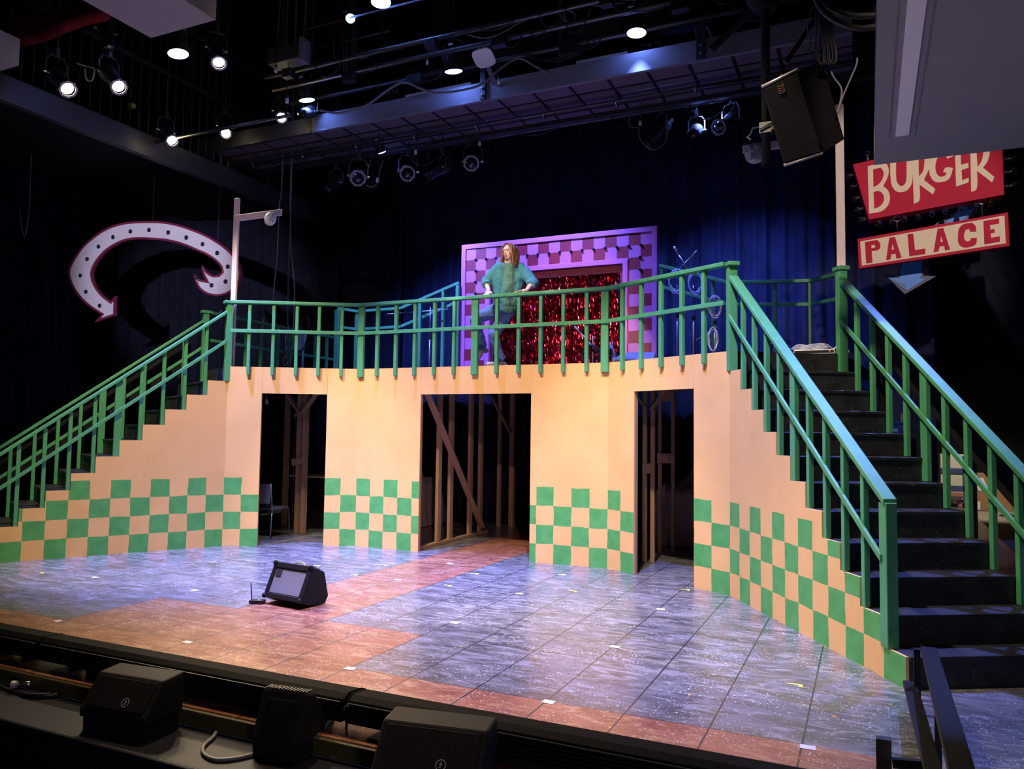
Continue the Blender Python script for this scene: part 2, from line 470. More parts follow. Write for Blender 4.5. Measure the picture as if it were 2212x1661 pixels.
def pink_mat():
    m, nt, b = new_mat('pink_and_maroon_checks')
    L = nt.links
    uv = nt.nodes.new('ShaderNodeUVMap'); uv.uv_map = 'checks'
    sx = nt.nodes.new('ShaderNodeSeparateXYZ'); L.new(uv.outputs[0], sx.inputs[0])
    par = math_node(nt, 'MODULO', math_node(nt, 'ADD', math_node(nt, 'ADD', math_node(nt, 'FLOOR', sx.outputs[0]), math_node(nt, 'FLOOR', sx.outputs[1])), 40), 2)
    mar = math_node(nt, 'GREATER_THAN', par, .5)
    c = mix_col(nt, mar, (0.62, 0.15, 0.44), (0.27, 0.008, 0.030))
    L.new(c, b.inputs['Base Color']); b.inputs['Roughness'].default_value = 0.55
    return m
M['pink_checks'] = pink_mat()
M['pink'] = mat('pink_trim_paint', (0.64, 0.16, 0.46), 0.55, var=0.06)
M['dark_red'] = mat('dark_red_lining', (0.20, 0.015, 0.035), 0.7)
# ---------------------------------------------------------------- the setting
H = 2.56; RISE = H/12
def slab(name, x0, x1, y0, y1, z0, z1, m):
    return struct(MB().box(((x0+x1)/2, (y0+y1)/2, (z0+z1)/2), (x1-x0, y1-y0, z1-z0)).build(name, m))
slab('floor', -13, 14, -1.07, 20, -0.08, 0, M['floor'])
M['edge_wood'] = mat('olive_edge_wood', (0.08, 0.065, 0.018), 0.6, var=.3, scale=5)
M['apron'] = mat('blue_black_apron', (0.010, 0.010, 0.018), 0.5, var=0.35, scale=6, spec=.2)
o = MB().box((0, -1.085, -0.0525), (26, 0.03, 0.095)).build('trim_1', M['edge_wood'], bevel=.008); struct(o)
slab('floor_apron', -13, 13, -1.50, -1.10, -0.16, -0.10, M['apron'])
o = MB().box((0, -1.52, -0.115), (26, 0.04, 0.05)).build('trim_2', M['apron'], bevel=.015); struct(o)
slab('wall_pit', -13, 13, -1.53, -1.51, -2.2, -0.14, M['black_paint'])
slab('floor_house', -13, 13, -12, -1.53, -2.3, -2.2, M['black_paint'])
slab('ceiling', -13, 14, -12, 20.2, 10.4, 10.5, M['black_paint'])
slab('wall_back', -13, 14, 20, 20.2, -0.1, 10.4, M['black_paint'])
slab('wall_left', -13.2, -13, -12, 20.2, -2.3, 10.4, M['black_paint'])
slab('wall_right', 14, 14.2, -12, 20.2, -2.3, 10.4, M['black_paint'])

# ---------------------------------------------------------------- yellow scenic walls
B2, D2, E2, F2 = Vector((-3.518, 3.805, 0)), Vector((-1.893, 4.724, 0)), Vector((1.893, 4.724, 0)), Vector((3.518, 3.805, 0))
dR = Vector((0.5205, -0.8539, 0)).normalized(); dL = Vector((-0.479, -0.878, 0)).normalized()
def panel(name, parent, a, d, nout, poly, uvf, th=0.022, m=None):
    """a flat of the set: outline poly in (along, up), its face painted by uvf(along, up) -> checks"""
    a = Vector(a); d = Vector(d).normalized(); nb = -Vector(nout).normalized()*th
    mb = MB().plate([a+d*t+Vector((0, 0, z)) for t, z in poly], nb)
    o = mb.build(name, m or M['checks'], parent)
    me = o.data; uv = me.uv_layers.new(name='checks'); n = Vector(nout).normalized()
    for p in me.polygons:
        face = p.normal.dot(n) > .7
        for li in p.loop_indices:
            co = me.vertices[me.loops[li].vertex_index].co
            t = (co-a).dot(d)
            uv.data[li].uv = uvf(t, co.z) if face else (0.5, 20.0)
    return o
CH = 0.2426
def out(d): return Vector((d.y, -d.x, 0))
def rect(t0, t1, z0, z1): return [(t0, z0), (t1, z0), (t1, z1), (t0, z1)]
DOOR = 2.181
def door_flat(name, label, a, b, t0, t1, uL, uR, uH=None):
    d = (b-a).normalized(); L = (b-a).length; n = out(d)
    r = thing(name, label, 'stage wall', a)
    panel('side_panel', r, a, d, n, rect(0, t0, 0, H), uL)
    panel('side_panel', r, a, d, n, rect(t1, L, 0, H), uR)
    panel('header', r, a, d, n, rect(t0+.002, t1-.002, DOOR, H), lambda t, z: (0.5, 20.0))
    # pine edging behind the opening
    nb = -n
    for t, s in ((t0, -1), (t1, 1)):
        MB().beam(a+d*(t+s*.022)+nb*.045, a+d*(t+s*.022)+nb*.045+V(0, 0, DOOR), .045, .04, d).build('jamb', M['pine'], r)
    return r
LBD = (D2-B2).length
door_flat('left_door_wall', 'yellow wall with a narrow doorway showing a chair and forked post', B2, D2, .4862, 1.4148,
          lambda t, z: (1+t/.2431, z/CH), lambda t, z: (3+(t-1.4148)/.226, z/CH))
cw = .234
door_flat('center_door_wall', 'broad yellow wall with the widest doorway below the person', D2, E2, 1.053, 2.733,
          lambda t, z: (1+t/cw, z/CH), lambda t, z: (11-(3.786-t)/.2405, z/CH))
door_flat('right_door_wall', 'yellow wall with a narrow doorway showing studs and a pale dust sheet', E2, F2, LBD-1.4148, LBD-.4862,
          lambda t, z: (1+t/.226, z/CH), lambda t, z: (1+(t-LBD+.4862)/.2431, z/CH))
RUN_L, RUN_R = .2743, .2688
def stair_wall(name, label, a, d, run, cwid, u0, sgn):
    n = out(d) if sgn > 0 else -out(d)
    pts = [(0, 0), (run*11, 0)]
    for k in range(11, 0, -1):
        z = H-RISE*k; pts += [(run*k, z), (run*(k-1), z)]
    o = panel(name, None, a, d, n, pts, lambda t, z: (u0+t/cwid, z/CH))
    tag(o, label, 'stage wall'); return n
nL = stair_wall('left_stair_wall', 'stepped yellow and green checked side wall of the left staircase', B2, dL, RUN_L, .2426, 0, -1)
nR = stair_wall('right_stair_wall', 'stepped yellow and green checked side wall of the right staircase', F2, dR, RUN_R, .2464, 1, 1)
inL, inR = -nL, -nR
WID = 1.30

def staircase(name, label, a, d, inn, run):
    r = thing(name, label, 'staircase', a)
    for k in range(1, 12):
        z = H-RISE*k
        c0, c1 = run*(k-1), run*k
        # tread
        e = .024 if k < 12 else 0
        q = [a+d*c0+inn*e, a+d*(c1+.012)+inn*e, a+d*(c1+.012)+inn*WID, a+d*c0+inn*WID]
        MB().hexa([p+V(0, 0, z-.03) for p in q], [p+V(0, 0, z) for p in q]).build('tread', M['tread'], r, bevel=.004, seg=1)
    for k in range(1, 13):
        z1 = H-RISE*(k-1)-.03; z0 = H-RISE*k
        if k == 12: z0 = 0.001
        c = run*(k-1)
        q = [a+d*(c-.02)+inn*.024, a+d*c+inn*.024, a+d*c+inn*WID, a+d*(c-.02)+inn*WID]
        MB().hexa([p+V(0, 0, z0) for p in q], [p+V(0, 0, z1+(.03 if k == 1 else 0)) for p in q]).build('riser', M['tread'], r)
    # closed far side, cut to the slope
    pts = [(0.02, .002), (run*10.5, .002), (run*10.6, RISE*.6), (0.02, H-RISE*1.2)]
    MB().plate([a+d*t+inn*(WID-.03)+V(0, 0, z) for t, z in pts], inn*.02).build('stringer', M['black_paint'], r)
    return r
staircase('left_staircase', 'black staircase climbing from the left of the stage to the balcony', B2, dL, inL, RUN_L)
staircase('right_staircase', 'black speckled staircase climbing under the two-part red sign', F2, dR, inR, RUN_R)

# ---------------------------------------------------------------- balcony deck and its timber legs
L2t = B2+inL*WID; R2t = F2+inR*WID
deck = thing('balcony_deck', 'dark balcony floor the person stands on above the three doorways', 'platform', (0, 6, 0))
e = .03
pts = [B2+inL*.05+V(.02, .0, 0), D2+V(0, e, 0), E2+V(0, e, 0), F2+inR*.05+V(-.02, 0, 0), R2t, V(5.0, 8.1, 0), V(-5.0, 8.1, 0), L2t]
MB().plate([p+V(0, 0, H-.002) for p in pts], (0, 0, -.05)).build('deck_board', M['tread'], deck)
jm = MB()
for y in (5.3, 6.1, 7.0, 7.9):
    jm = MB().beam((-4.4, y, H-.12), (4.4, y, H-.12), .04, .14); jm.build('joist', M['pine'], deck)

def frame(name, label, posts, extra, group='pine stud frames under the balcony'):
    r = thing(name, label, 'timber frame', (posts[0][0][0], posts[0][0][1], 0), group)
    for p, sz in posts:
        MB().beam(V(p[0], p[1], .001), V(p[0], p[1], H-.2), sz[0], sz[1], (0, 1, 0)).build('post', M['pine'], r, bevel=.003, seg=1)
    for nm, p, q, w, h, up in extra:
        MB().beam(p, q, w, h, up).build(nm, M['pine'], r, bevel=.003, seg=1)
    return r
# left doorway: forked double post and a lone post further back
y = 5.46
frame('forked_post', 'double pine post with two braces forking at its top, in the left doorway',
      [((-3.57, y), (.06, .09)), ((-3.43, y-.02), (.06, .09))],
      [('brace', V(-3.52, y-.05, 1.93), V(-3.93, y-.05, 2.36), .04, .09, (0, 1, 0)), ('brace', V(-3.47, y-.07, 1.93), V(-3.12, y-.07, 2.33), .04, .09, (0, 1, 0)),
       ('cleat', V(-3.66, y-.06, 1.13), V(-3.42, y-.06, 1.17), .03, .11, (0, 0, 1))])
frame('lone_post', 'single pine post further back in the left doorway', [((-4.6, 6.35), (.06, .10))], [])
# middle doorway: stud wall running back from its left jamb
ys = [5.42, 5.78, 6.42, 6.78]
xs = -.93
frame('stud_wall', 'pine stud wall with diagonal brace running back from the left side of the widest doorway',
      [((xs, yy), (.05, .10)) for yy in ys],
      [('bottom_plate', V(xs, 4.80, .025), V(xs, 7.0, .025), .09, .045, (0, 0, 1)),
       ('brace', V(xs+.06, 4.85, 2.32), V(xs+.06, 6.75, .12), .03, .10, (1, 0, 0))])
frame('braced_post_pair', 'pair of far pine posts with one top brace deep in the widest doorway',
      [((-1.10, 7.85), (.06, .07)), ((-.90, 7.95), (.08, .09))],
      [('brace', V(-1.25, 7.8, 2.30), V(-.86, 7.8, 1.65), .03, .09, (0, 1, 0))])
# right doorway: two pairs of studs with plates
frame('near_stud_pair', 'nearer pair of pine studs joined by a plate in the right doorway',
      [((2.17, 5.45), (.055, .05)), ((2.275, 5.45), (.055, .05))],
      [('cleat', V(2.145, 5.42, 1.22), V(2.30, 5.42, 1.22), .02, .13, (0, 0, 1)),
       ('brace', V(2.26, 5.41, 1.98), V(2.50, 5.41, 2.30), .03, .12, (0, 1, 0)), ('brace', V(2.19, 5.41, 2.02), V(2.0, 5.41, 2.25), .03, .10, (0, 1, 0))])
frame('far_stud_pair', 'farther pair of pine studs joined by a plate in the right doorway',
      [((2.15, 6.35), (.05, .05)), ((2.34, 6.33), (.05, .05))],
      [('cleat', V(2.12, 6.30, 1.33), V(2.37, 6.30, 1.33), .02, .14, (0, 0, 1)), ('cleat', V(2.17, 6.30, 2.22), V(2.36, 6.30, 2.22), .02, .17, (0, 0, 1))])
frame('slanted_stud_pair', 'slanting pine studs at the far right of the right doorway',
      [((2.63, 6.9), (.05, .06)), ((2.78, 6.95), (.05, .06))],
      [('brace', V(2.50, 6.85, 2.35), V(2.66, 6.85, 1.85), .03, .10, (0, 1, 0)), ('cleat', V(2.6, 6.86, 1.45), V(2.84, 6.86, 1.45), .02, .12, (0, 0, 1))])
# black masking drape under the balcony
def drape(name, label, pts, z0, z1, m, amp=.05, wave=.2, seed=1, group=None, nz=2, cat='curtain', sway=0.0):
    """cloth hung in folds along the floor path pts"""
    rnd = random.Random(seed); mb = MB(); P = [Vector(p) for p in pts]
    L = [0]
    for i in range(1, len(P)): L.append(L[-1]+(P[i]-P[i-1]).length)
    tot = L[-1]; n = max(8, int(tot/wave*7)); vs = []; ph = 0; cols = []
    phs = [rnd.uniform(0, 6) for _ in range(4)]
    for i in range(n+1):
        t = tot*i/n
        k = max(j for j in range(len(L)) if L[j] <= t+1e-9); k = min(k, len(P)-2)
        d = (P[k+1]-P[k]).normalized(); p = P[k]+d*(t-L[k]); nn = Vector((d.y, -d.x, 0))
        s = t/wave*2*pi
        off = amp*(.55*sin(s+1.3*sin(s*.23+phs[0]))+.35*sin(s*.61+phs[1])+.3*sin(s*1.7+phs[2]))
        cols.append((p, nn, off))
    for j in range(nz+1):
        z = z0+(z1-z0)*j/nz
        for p, nn, off in cols:
            f = 1-.35*j/nz
            vs.append(p+nn*(off*f)+V(sway*sin(z*.7), 0, z))
    fs = []
    for j in range(nz):
        for i in range(n): fs.append((j*(n+1)+i, j*(n+1)+i+1, (j+1)*(n+1)+i+1, (j+1)*(n+1)+i))
    mb.add(vs, fs)
    o = mb.build(name, m, None, smooth=True)
    sol = o.modifiers.new('cloth_thickness', 'SOLIDIFY'); sol.thickness = .01
    return tag(o, label, cat, group)
drape('masking_curtain', 'black masking curtain under the balcony behind the doorways', [(-5, 8.3, 0), (5, 8.3, 0)], .02, 2.4, M['velour_black'], .04, .3, 5)
# ---------------------------------------------------------------- green railings
RT_Z = 3.515
def balcony_rail(name, label, a, b, ts, wide, ext=(0, 0)):
    d = (b-a).normalized(); L = (b-a).length; n = out(d)
    r = thing(name, label, 'railing', a+n*.03)
    c = n*.026
    MB().beam(a+c+d*ext[0]+V(0, 0, RT_Z-.022), a+c+d*(L+ext[1])+V(0, 0, RT_Z-.022), .10, .044).build('top_rail', M['green'], r, bevel=.005)
    MB().beam(a+n*.065+d*ext[0]+V(0, 0, 3.073), a+n*.065+d*(L+ext[1])+V(0, 0, 3.073), .022, .05).build('mid_rail', M['green'], r, bevel=.004)
    for t in ts:
        p = a+d*t+n*.028
        MB().beam(p+V(0, 0, 2.445), p+V(0, 0, RT_Z-.044), .046, .05, n).build('baluster', M['green'], r, bevel=.004, seg=1)
    for t in wide:
        p = a+d*t+n*.028
        MB().beam(p+V(0, 0, 2.438), p+V(0, 0, RT_Z-.044), .098, .05, n).build('post', M['green'], r, bevel=.004, seg=1)
    return r
balcony_rail('left_balcony_railing', 'green balcony railing above the doorway with the chair', B2, D2, [.289, .6305, .96, 1.277, 1.604], [], (.03, .0))
balcony_rail('center_balcony_railing', 'long green balcony railing the person leans on', D2, E2,
             [.3226, .637, .952, 1.272, 1.583, 2.235, 2.556, 2.872, 3.187, 3.504], [.04, 1.905, 3.746])
balcony_rail('right_balcony_railing', 'green balcony railing above the right doorway', E2, F2, [.278, .598, .917, 1.235, 1.55], [], (0, -.02))

def stair_rail(name, label, a, d, inn, run, perp, nk=11, post_k=6, zc=None, end_post=True, side=1, mid_side=1):
    r = thing(name, label, 'railing', a+inn*perp+V(0, 0, H-RISE))
    o = a+inn*perp
    slope = RISE/run
    ztop = lambda t: 3.385-slope*(t-.02)*.985
    def P(t, z, off=0): return o+d*t+inn*off+V(0, 0, z)
    Lr = run*10+.075
    # sloping hand rail, cut plumb at its ends
    w = .052
    def sl(t0, t1, zf, h, w0, w1):
        return MB().hexa([P(t0, zf(t0)-h, w0), P(t1, zf(t1)-h, w0), P(t1, zf(t1)-h, w1), P(t0, zf(t0)-h, w1)],
                         [P(t0, zf(t0), w0), P(t1, zf(t1), w0), P(t1, zf(t1), w1), P(t0, zf(t0), w1)])
    sl(.045, Lr, ztop, .05, -w, w).build('top_rail', M['green'], r, bevel=.006)
    sl(.045, run*5+.03, lambda t: ztop(t)-.42, .055, -.045*mid_side-.012, -.045*mid_side+.012).build('mid_rail', M['green'], r, bevel=.004)
    sl(run*5+.03, Lr-.04, lambda t: ztop(t)-.42, .055, -.045*mid_side-.012, -.045*mid_side+.012).build('mid_rail', M['green'], r, bevel=.004)
    # top newel with its cap
    MB().beam(P(0, H-RISE+.001), P(0, RT_Z-.045), .095, .085, d).build('newel_post', M['green'], r, bevel=.004)
    MB().box(P(0, RT_Z-.022), (.0, .0, .0)) if False else None
    MB().beam(P(-.075, RT_Z-.022), P(.075, RT_Z-.022), .125, .044).build('post_cap', M['green'], r, bevel=.006)
    for k in range(2, nk+1):
        t = run*(k-1)+.03
        wd = .09 if k in (post_k, 11) else .046
        nm = 'post' if k in (post_k, 11) else 'baluster'
        if k == 11: t += .015
        MB().beam(P(t, H-RISE*k+.001), P(t, ztop(t)-.05), .046 if k != 11 else .085, wd, d).build(nm, M['green'], r, bevel=.004, seg=1)
    return r
stair_rail('left_stair_front_railing', 'front green railing of the left staircase, above the checked side wall', B2, dL, inL, RUN_L, .030)
stair_rail('left_stair_back_railing', 'rear green railing of the left staircase, against the dark curtain', B2, dL, inL, RUN_L, WID-.05, mid_side=-1)
stair_rail('right_stair_left_railing', 'green railing on the left side of the right staircase, ending above the checks', F2, dR, inR, RUN_R, .030)
stair_rail('right_stair_right_railing', 'green railing on the far right side of the right staircase', F2, dR, inR, RUN_R, WID-.03, mid_side=1)

def poly_rail(name, label, pts, posts, ztop, zmid, zfoot=H, bolts=0):
    """a run of railing through corner points (x, y, z of its top)"""
    r = thing(name, label, 'railing', (pts[0][0], pts[0][1], zfoot))
    for i in range(len(pts)-1):
        p, q = Vector(pts[i]), Vector(pts[i+1])
        MB().beam(p-V(0, 0, .025), q-V(0, 0, .025), .07, .05).build('top_rail', M['green'], r, bevel=.004)
        MB().beam(p-V(0, 0, zmid), q-V(0, 0, zmid), .03, .05).build('mid_rail', M['green'], r, bevel=.004)
    for (x, y, z, wdt) in posts:
        MB().beam((x, y, zfoot+.001), (x, y, z-.05), wdt, .05, (0, 1, 0)).build('post' if wdt > .06 else 'baluster', M['green'], r, bevel=.004, seg=1)
    for k in range(bolts):
        p = Vector(pts[0]).lerp(Vector(pts[1]), (k+.6)/(bolts+1))
        MB().cyl(p, p+V(0, 0, .05), .012, n=8).build('bolt', M['frame_grey'], r)
    return r
# side railing of the balcony running upstage from the left stair
xa, ya = -4.60, 4.50
pp = []
for f, wdt in ((.14, .05), (.24, .05), (.35, .05), (.47, .09), (.58, .05), (.69, .05), (.80, .05), (.91, .05)):
    pp.append((xa-.17*f, ya+3.4*f, RT_Z, wdt))
poly_rail('left_side_railing', 'bright green side railing receding upstage behind the left balcony railing', [(xa, ya, RT_Z), (xa-.17, ya+3.4, RT_Z)], pp, RT_Z, .46, bolts=9)
def lerp_posts(pts, n, wdt=.05):
    o = []
    return o
Lb = [at(729, 663, 6.85), at(771, 670, 7.2), at(866, 663, 7.2), at(992, 608, 7.55)]
poly_rail('left_back_railing', 'green back railing that rises to the left edge of the pink frame', [tuple(p) for p in Lb],
          [(Lb[0].x, Lb[0].y, Lb[0].z, .09), (Lb[1].x, Lb[1].y, Lb[1].z, .06), (*at(818, 666, 7.2), .05), (*at(908, 645, 7.3), .06), (*at(958, 623, 7.42), .05), (*at(989, 610, 7.53), .06)], 0, .36)
Rb = [at(1426, 570, 7.55), at(1575, 607, 7.1), at(1750, 603, 7.1), at(1822, 585, 6.5)]
poly_rail('right_back_railing', 'green back railing running from the right edge of the pink frame behind the stair head', [tuple(p) for p in Rb],
          [(Rb[0].x+.03, Rb[0].y, Rb[0].z, .06), (*at(1475, 583, 7.4), .05), (*at(1540, 599, 7.2), .05), (*at(1674, 606, 7.1), .05), (Rb[2].x, Rb[2].y, Rb[2].z, .05)], 0, .36)
# dark planks fixed outside the stair railings
def plank(name, label, a, d, inn, run, perp):
    o = a+inn*perp
    f = lambda t: 3.20-RISE/run*t
    pts = [(.15, f(.15)), (3.2, f(3.2)), (3.2, f(3.2)-.42), (.15, f(.15)-.42)]
    mb = MB().plate([o+d*t+V(0, 0, z) for t, z in pts], inn*.02)
    ob = mb.build(name, M['black_paint'])
    for t in (.3, 1.6, 2.9):
        MB().beam(o+d*t+inn*.03+V(0, 0, .0), o+d*t+inn*.03+V(0, 0, f(t)-.1), .04, .04, d).build('leg', M['black_paint'], ob)
    return tag(ob, label, 'stair guard')
plank('right_stair_guard', 'dark slanting guard board outside the right staircase railing', F2, dR, inR, RUN_R, WID+.22)
plank('left_stair_guard', 'dark slanting guard board outside the left staircase railing', B2, dL, inL, RUN_L, WID+.18)
# ---------------------------------------------------------------- curtains
drape('back_curtain', 'tall navy back curtain across the whole rear of the stage', [(-7.6, 9.6, 0), (5.85, 9.6, 0)], .02, 8.6, M['velour'], .12, .27, 2, nz=3)
drape('wing_curtain', 'dark wing curtain hanging in folds at the far left of the photo', [(-11.6, 5.0, 0), (-9.5, 5.9, 0)], .02, 8.2, M['velour'], .09, .36, 3)
drape('side_curtain', 'dark curtain behind the curved white arrow sign', [(-10.2, 7.2, 0), (-6.5, 8.7, 0), (-4.1, 9.2, 0)], .02, 8.4, M['velour_black'], .08, .30, 4)
# swagged curtain pulled aside at the far right
mb = MB()
top = [at(2080+i*24, 545+i*2, 7.0) for i in range(9)]
for i in range(8):
    a = top[i]; b = at(2225+i*7, 700+60*(8-i)/8, 6.6)
    mb.tube(smooth_path([a+V(0, 0, .9), a, a.lerp(b, .5)+V(0, .05*(i % 2), -.03), b, b+V(.35, 0, -.5)], 5), .085+.02*(i % 3), 8)
tag(mb.build('tied_curtain', M['velour_black'], None, smooth=True), 'dark curtain swept aside diagonally right of the blue arrow', 'curtain')

# ---------------------------------------------------------------- pink checked frame with the red foil curtain
FY = 7.6
fx, fz, zb = 1.79, 5.03, H
fr = thing('show_frame', 'pink and maroon checked frame around the red foil curtain', 'stage frame', (0, FY, zb))
st, sq, it = .085, .2012, .085         # outer strip, check, inner strip
ox = fx-st-2*sq-it; oz = fz-st-2*sq-it
P3 = lambda x, z, dy=0: V(x, FY+dy, z)
def ring(x0, z0, x1, z1):
    return [(-x0, zb), (-x0, z0), (x0, z0), (x0, zb), (x1, zb), (x1, z1), (-x1, z1), (-x1, zb)]
mbp = MB().plate([P3(x, z) for x, z in ring(fx-st, fz-st, ox+it, oz+it)], (0, .03, 0))
o = mbp.build('checked_panel', M['pink_checks'], fr)
uv = o.data.uv_layers.new(name='checks')
for p in o.data.polygons:
    for li in p.loop_indices:
        co = o.data.vertices[o.data.loops[li].vertex_index].co
        uv.data[li].uv = ((co.x+fx-st)/sq, (fz-st-co.z)/sq) if p.normal.y < -.7 else (.5, .5)
MB().plate([P3(x, z, -.02) for x, z in ring(fx, fz, fx-st, fz-st)], (0, .06, 0)).build('outer_trim', M['pink'], fr, bevel=.004, seg=1)
MB().plate([P3(x, z, -.02) for x, z in ring(ox+it, oz+it, ox, oz)], (0, .06, 0)).build('inner_trim', M['pink'], fr, bevel=.004, seg=1)
MB().plate([P3(x, z, .04) for x, z in ring(ox+.02, oz+.02, ox-.06, oz-.13)], (0, .02, 0)).build('lining', M['dark_red'], fr)
cx = fx-st-sq; cz = fz-st-sq
dots = [(-cx+sq*i, cz) for i in range(16)] + [(s*cx, cz-sq*j) for s in (-1, 1) for j in range(1, 11)]
for x, z in dots:
    MB().lathe([(.023, 0), (.024, .018), (.016, .03), (.001, .031)], P3(x, z), (0, -1, 0), 10).build('bulb_socket', M['socket'], fr, smooth=True)
# foil strips
mb = MB(); rnd = random.Random(11); wst = .016
n = int(2*(ox+.02)/wst)
for lay in range(2):
    for i in range(n):
        x = -ox-.02+wst*(i+.5*lay); ang = rnd.uniform(-.6, .6); y = FY+.08+.03*lay+rnd.uniform(-.012, .012); z = oz-.05; vs = []
        tw = rnd.uniform(-.4, .4); ph = rnd.uniform(0, 6); hw = wst*.62
        while z > zb+.03:
            a = ang+tw*sin(z*3+ph)+rnd.uniform(-.45, .45)
            yy = y+.010*sin(z*19.5)+rnd.uniform(-.006, .006)
            vs.append(V(x-hw*cos(a), yy-hw*sin(a), z)); vs.append(V(x+hw*cos(a), yy+hw*sin(a), z)); z -= .045
        mb.add(vs, [(2*k, 2*k+1, 2*k+3, 2*k+2) for k in range(len(vs)//2-1)])
tag(mb.build('foil_curtain', M['foil']), 'shimmering red foil fringe curtain inside the pink frame', 'curtain', kind='stuff')

# ---------------------------------------------------------------- curved white arrow sign on the left
AY = 5.0
def zp(pts, x0, y0, s, Y): return [at(x0+x/s, y0+y/s, Y) for x, y in pts]
outer = [(918,880),(912,1038),(750,1095),(805,1030),(700,960),(620,880),(565,790),(540,700),(555,640),(600,560),(660,480),(740,410),(830,350),(930,310),(1040,290),(1150,285),(1270,287),(1390,305),(1520,345),(1640,395),(1750,460),(1830,525),(1880,590),(1910,660),(1915,720),(1895,790),(1850,840),(1790,875),(1720,885),(1650,870),(1590,830),(1560,780),(1542,705),(1580,745),(1640,760),(1612,700),(1603,635),(1640,680),(1690,715),(1740,715),(1765,690),(1755,650),(1720,610),(1650,560),(1560,520),(1450,475),(1330,445),(1230,435),(1100,430),(1010,440),(930,470),(850,520),(790,580),(750,640),(730,700),(740,760),(770,820),(820,880),(880,925)]
def inset(pts, d):
    n = len(pts); out_ = []
    ar = sum(pts[i][0]*pts[(i+1) % n][1]-pts[(i+1) % n][0]*pts[i][1] for i in range(n))
    sg = 1 if ar > 0 else -1
    for i in range(n):
        p0, p1, p2 = pts[i-1], pts[i], pts[(i+1) % n]
        e1 = Vector((p1[0]-p0[0], p1[1]-p0[1])).normalized(); e2 = Vector((p2[0]-p1[0], p2[1]-p1[1])).normalized()
        n1 = Vector((-e1.y, e1.x))*sg; n2 = Vector((-e2.y, e2.x))*sg
        b = n1+n2; b = b/max(b.length_squared, .16)*2 if b.length > 1e-3 else n1
        out_.append((p1[0]+b.x*d, p1[1]+b.y*d))
    return out_
ar = thing('arrow_sign', 'curved white arrow sign with maroon edge hanging over the left staircase', 'sign', at(330, 590, AY))
outer = curvy(outer, 42, 3)
MB().plate(zp(outer, 0, 400, 3.687, AY), (0, .05, 0)).build('backing', M['maroon'], ar)
MB().plate(zp(inset(outer, 17), 0, 400, 3.687, AY-.012), (0, .011, 0)).build('face', M['arrow_white'], ar)
for x, y in [(903,415),(1042,370),(1190,358),(1343,378),(1487,418),(1617,471),(1733,541),(1818,650),(1800,768),(1688,798),(788,490),(697,590),(643,720),(688,850),(797,960)]:
    c = at(x/3.687, 400+y/3.687, AY-.012)
    so = MB().lathe([(.038, 0), (.038, .02), (.026, .03), (.026, .018), (.001, .018)], c, (0, -1, 0), 12).build('bulb_socket', M['socket'], ar, smooth=True)
for x, y in ((330, 478), (470, 535)):
    MB().cyl(at(x, y, AY+.03), at(x, y, AY+.03)+V(0, 0, 3.2), .003, n=5).build('hanging_wire', M['cable'], ar)

# ---------------------------------------------------------------- BURGER / PALACE sign and blue arrow
SY = 5.2; ZS = 4.884
def sp(pts, Y=SY): return [at(1840+x/ZS, 320+y/ZS, Y) for x, y in pts]
bs = thing('burger_sign', 'red box sign reading BURGER in cream letters, bulbs around its edge', 'sign', sp([(900, 500)])[0])
MB().plate(sp([(10,170),(180,755),(1610,490),(1585,-190)]), (0, .20, 0)).build('sign_box', M['red_sign'], bs, bevel=.006)
LET = {
 'B': ([(168,190),(350,160),(388,215),(380,300),(330,400),(385,450),(402,540),(370,620),(300,670),(182,690)], [[(225,225),(305,205),(335,250),(325,320),(285,378),(228,412)], [(230,462),(290,452),(335,500),(335,560),(300,610),(236,640)]]),
 'U': ([(405,60),(470,48),(470,330),(500,390),(540,395),(575,340),(575,30),(640,18),(640,340),(600,430),(520,465),(450,440),(412,350)], []),
 'R': ([(640,20),(770,-20),(822,30),(822,190),(762,335),(880,430),(858,490),(715,385),(713,550),(655,588),(645,300)], [[(704,50),(745,38),(765,80),(755,230),(708,300)]]),
 'G': ([(1080,80),(1050,-10),(960,-40),(870,20),(818,170),(825,285),(880,355),(960,355),(1030,320),(1068,208),(990,205),(963,255),(1000,258),(983,288),(930,300),(890,255),(886,160),(925,70),(975,50),(1010,112)], []),
 'E': ([(1088,-20),(1225,-55),(1228,10),(1148,28),(1152,175),(1228,155),(1232,205),(1158,232),(1165,340),(1235,310),(1232,360),(1100,405)], []),
 'R2': ([(1248,-70),(1395,-110),(1455,-40),(1440,120),(1385,205),(1505,305),(1480,362),(1322,240),(1318,430),(1260,462)], [[(1312,0),(1370,-22),(1388,30),(1370,130),(1328,200)]]),
}
for k, (po, ho) in LET.items():
    MB().plate(sp(curvy(po), SY-.006), (0, .005, 0), [sp(curvy(h), SY-.006) for h in ho]).build('letter', M['cream'], bs)
def bulb(p, dr, parent):
    d = Vector(dr).normalized()
    b = MB().cyl(p, p+d*.035, .019, n=10).build('bulb_socket', M['socket'], parent)
    g = MB().lathe([(.012, .0), (.016, .015), (.030, .05), (.031, .065), (.022, .085), (.001, .093)], p+d*.032, d, 12).build('bulb', M['blue_glass'], parent, smooth=True)
    MB().cyl(p+d*.036, p+d*.075, .006, .009, n=6).build('filament', M['brass'], g)
bx = [(285,795),(425,775),(555,745),(697,715),(850,685),(985,660),(1145,625),(1305,595),(1460,570)]
for x, y in bx:
    p = sp([(x, y)], SY+.10)[0]
    ex = 755-(x-180)*265/1430-12
    bulb(sp([(x-3, ex)], SY+.10)[0], (0.0, 0, -1), bs)
for x, y in [(15,275),(38,395),(78,515),(112,630),(140,735)]:
    e = 10+(y-170)*170/585+6
    bulb(sp([(e, y-8)], SY+.10)[0], (-1, 0, -.25), bs)
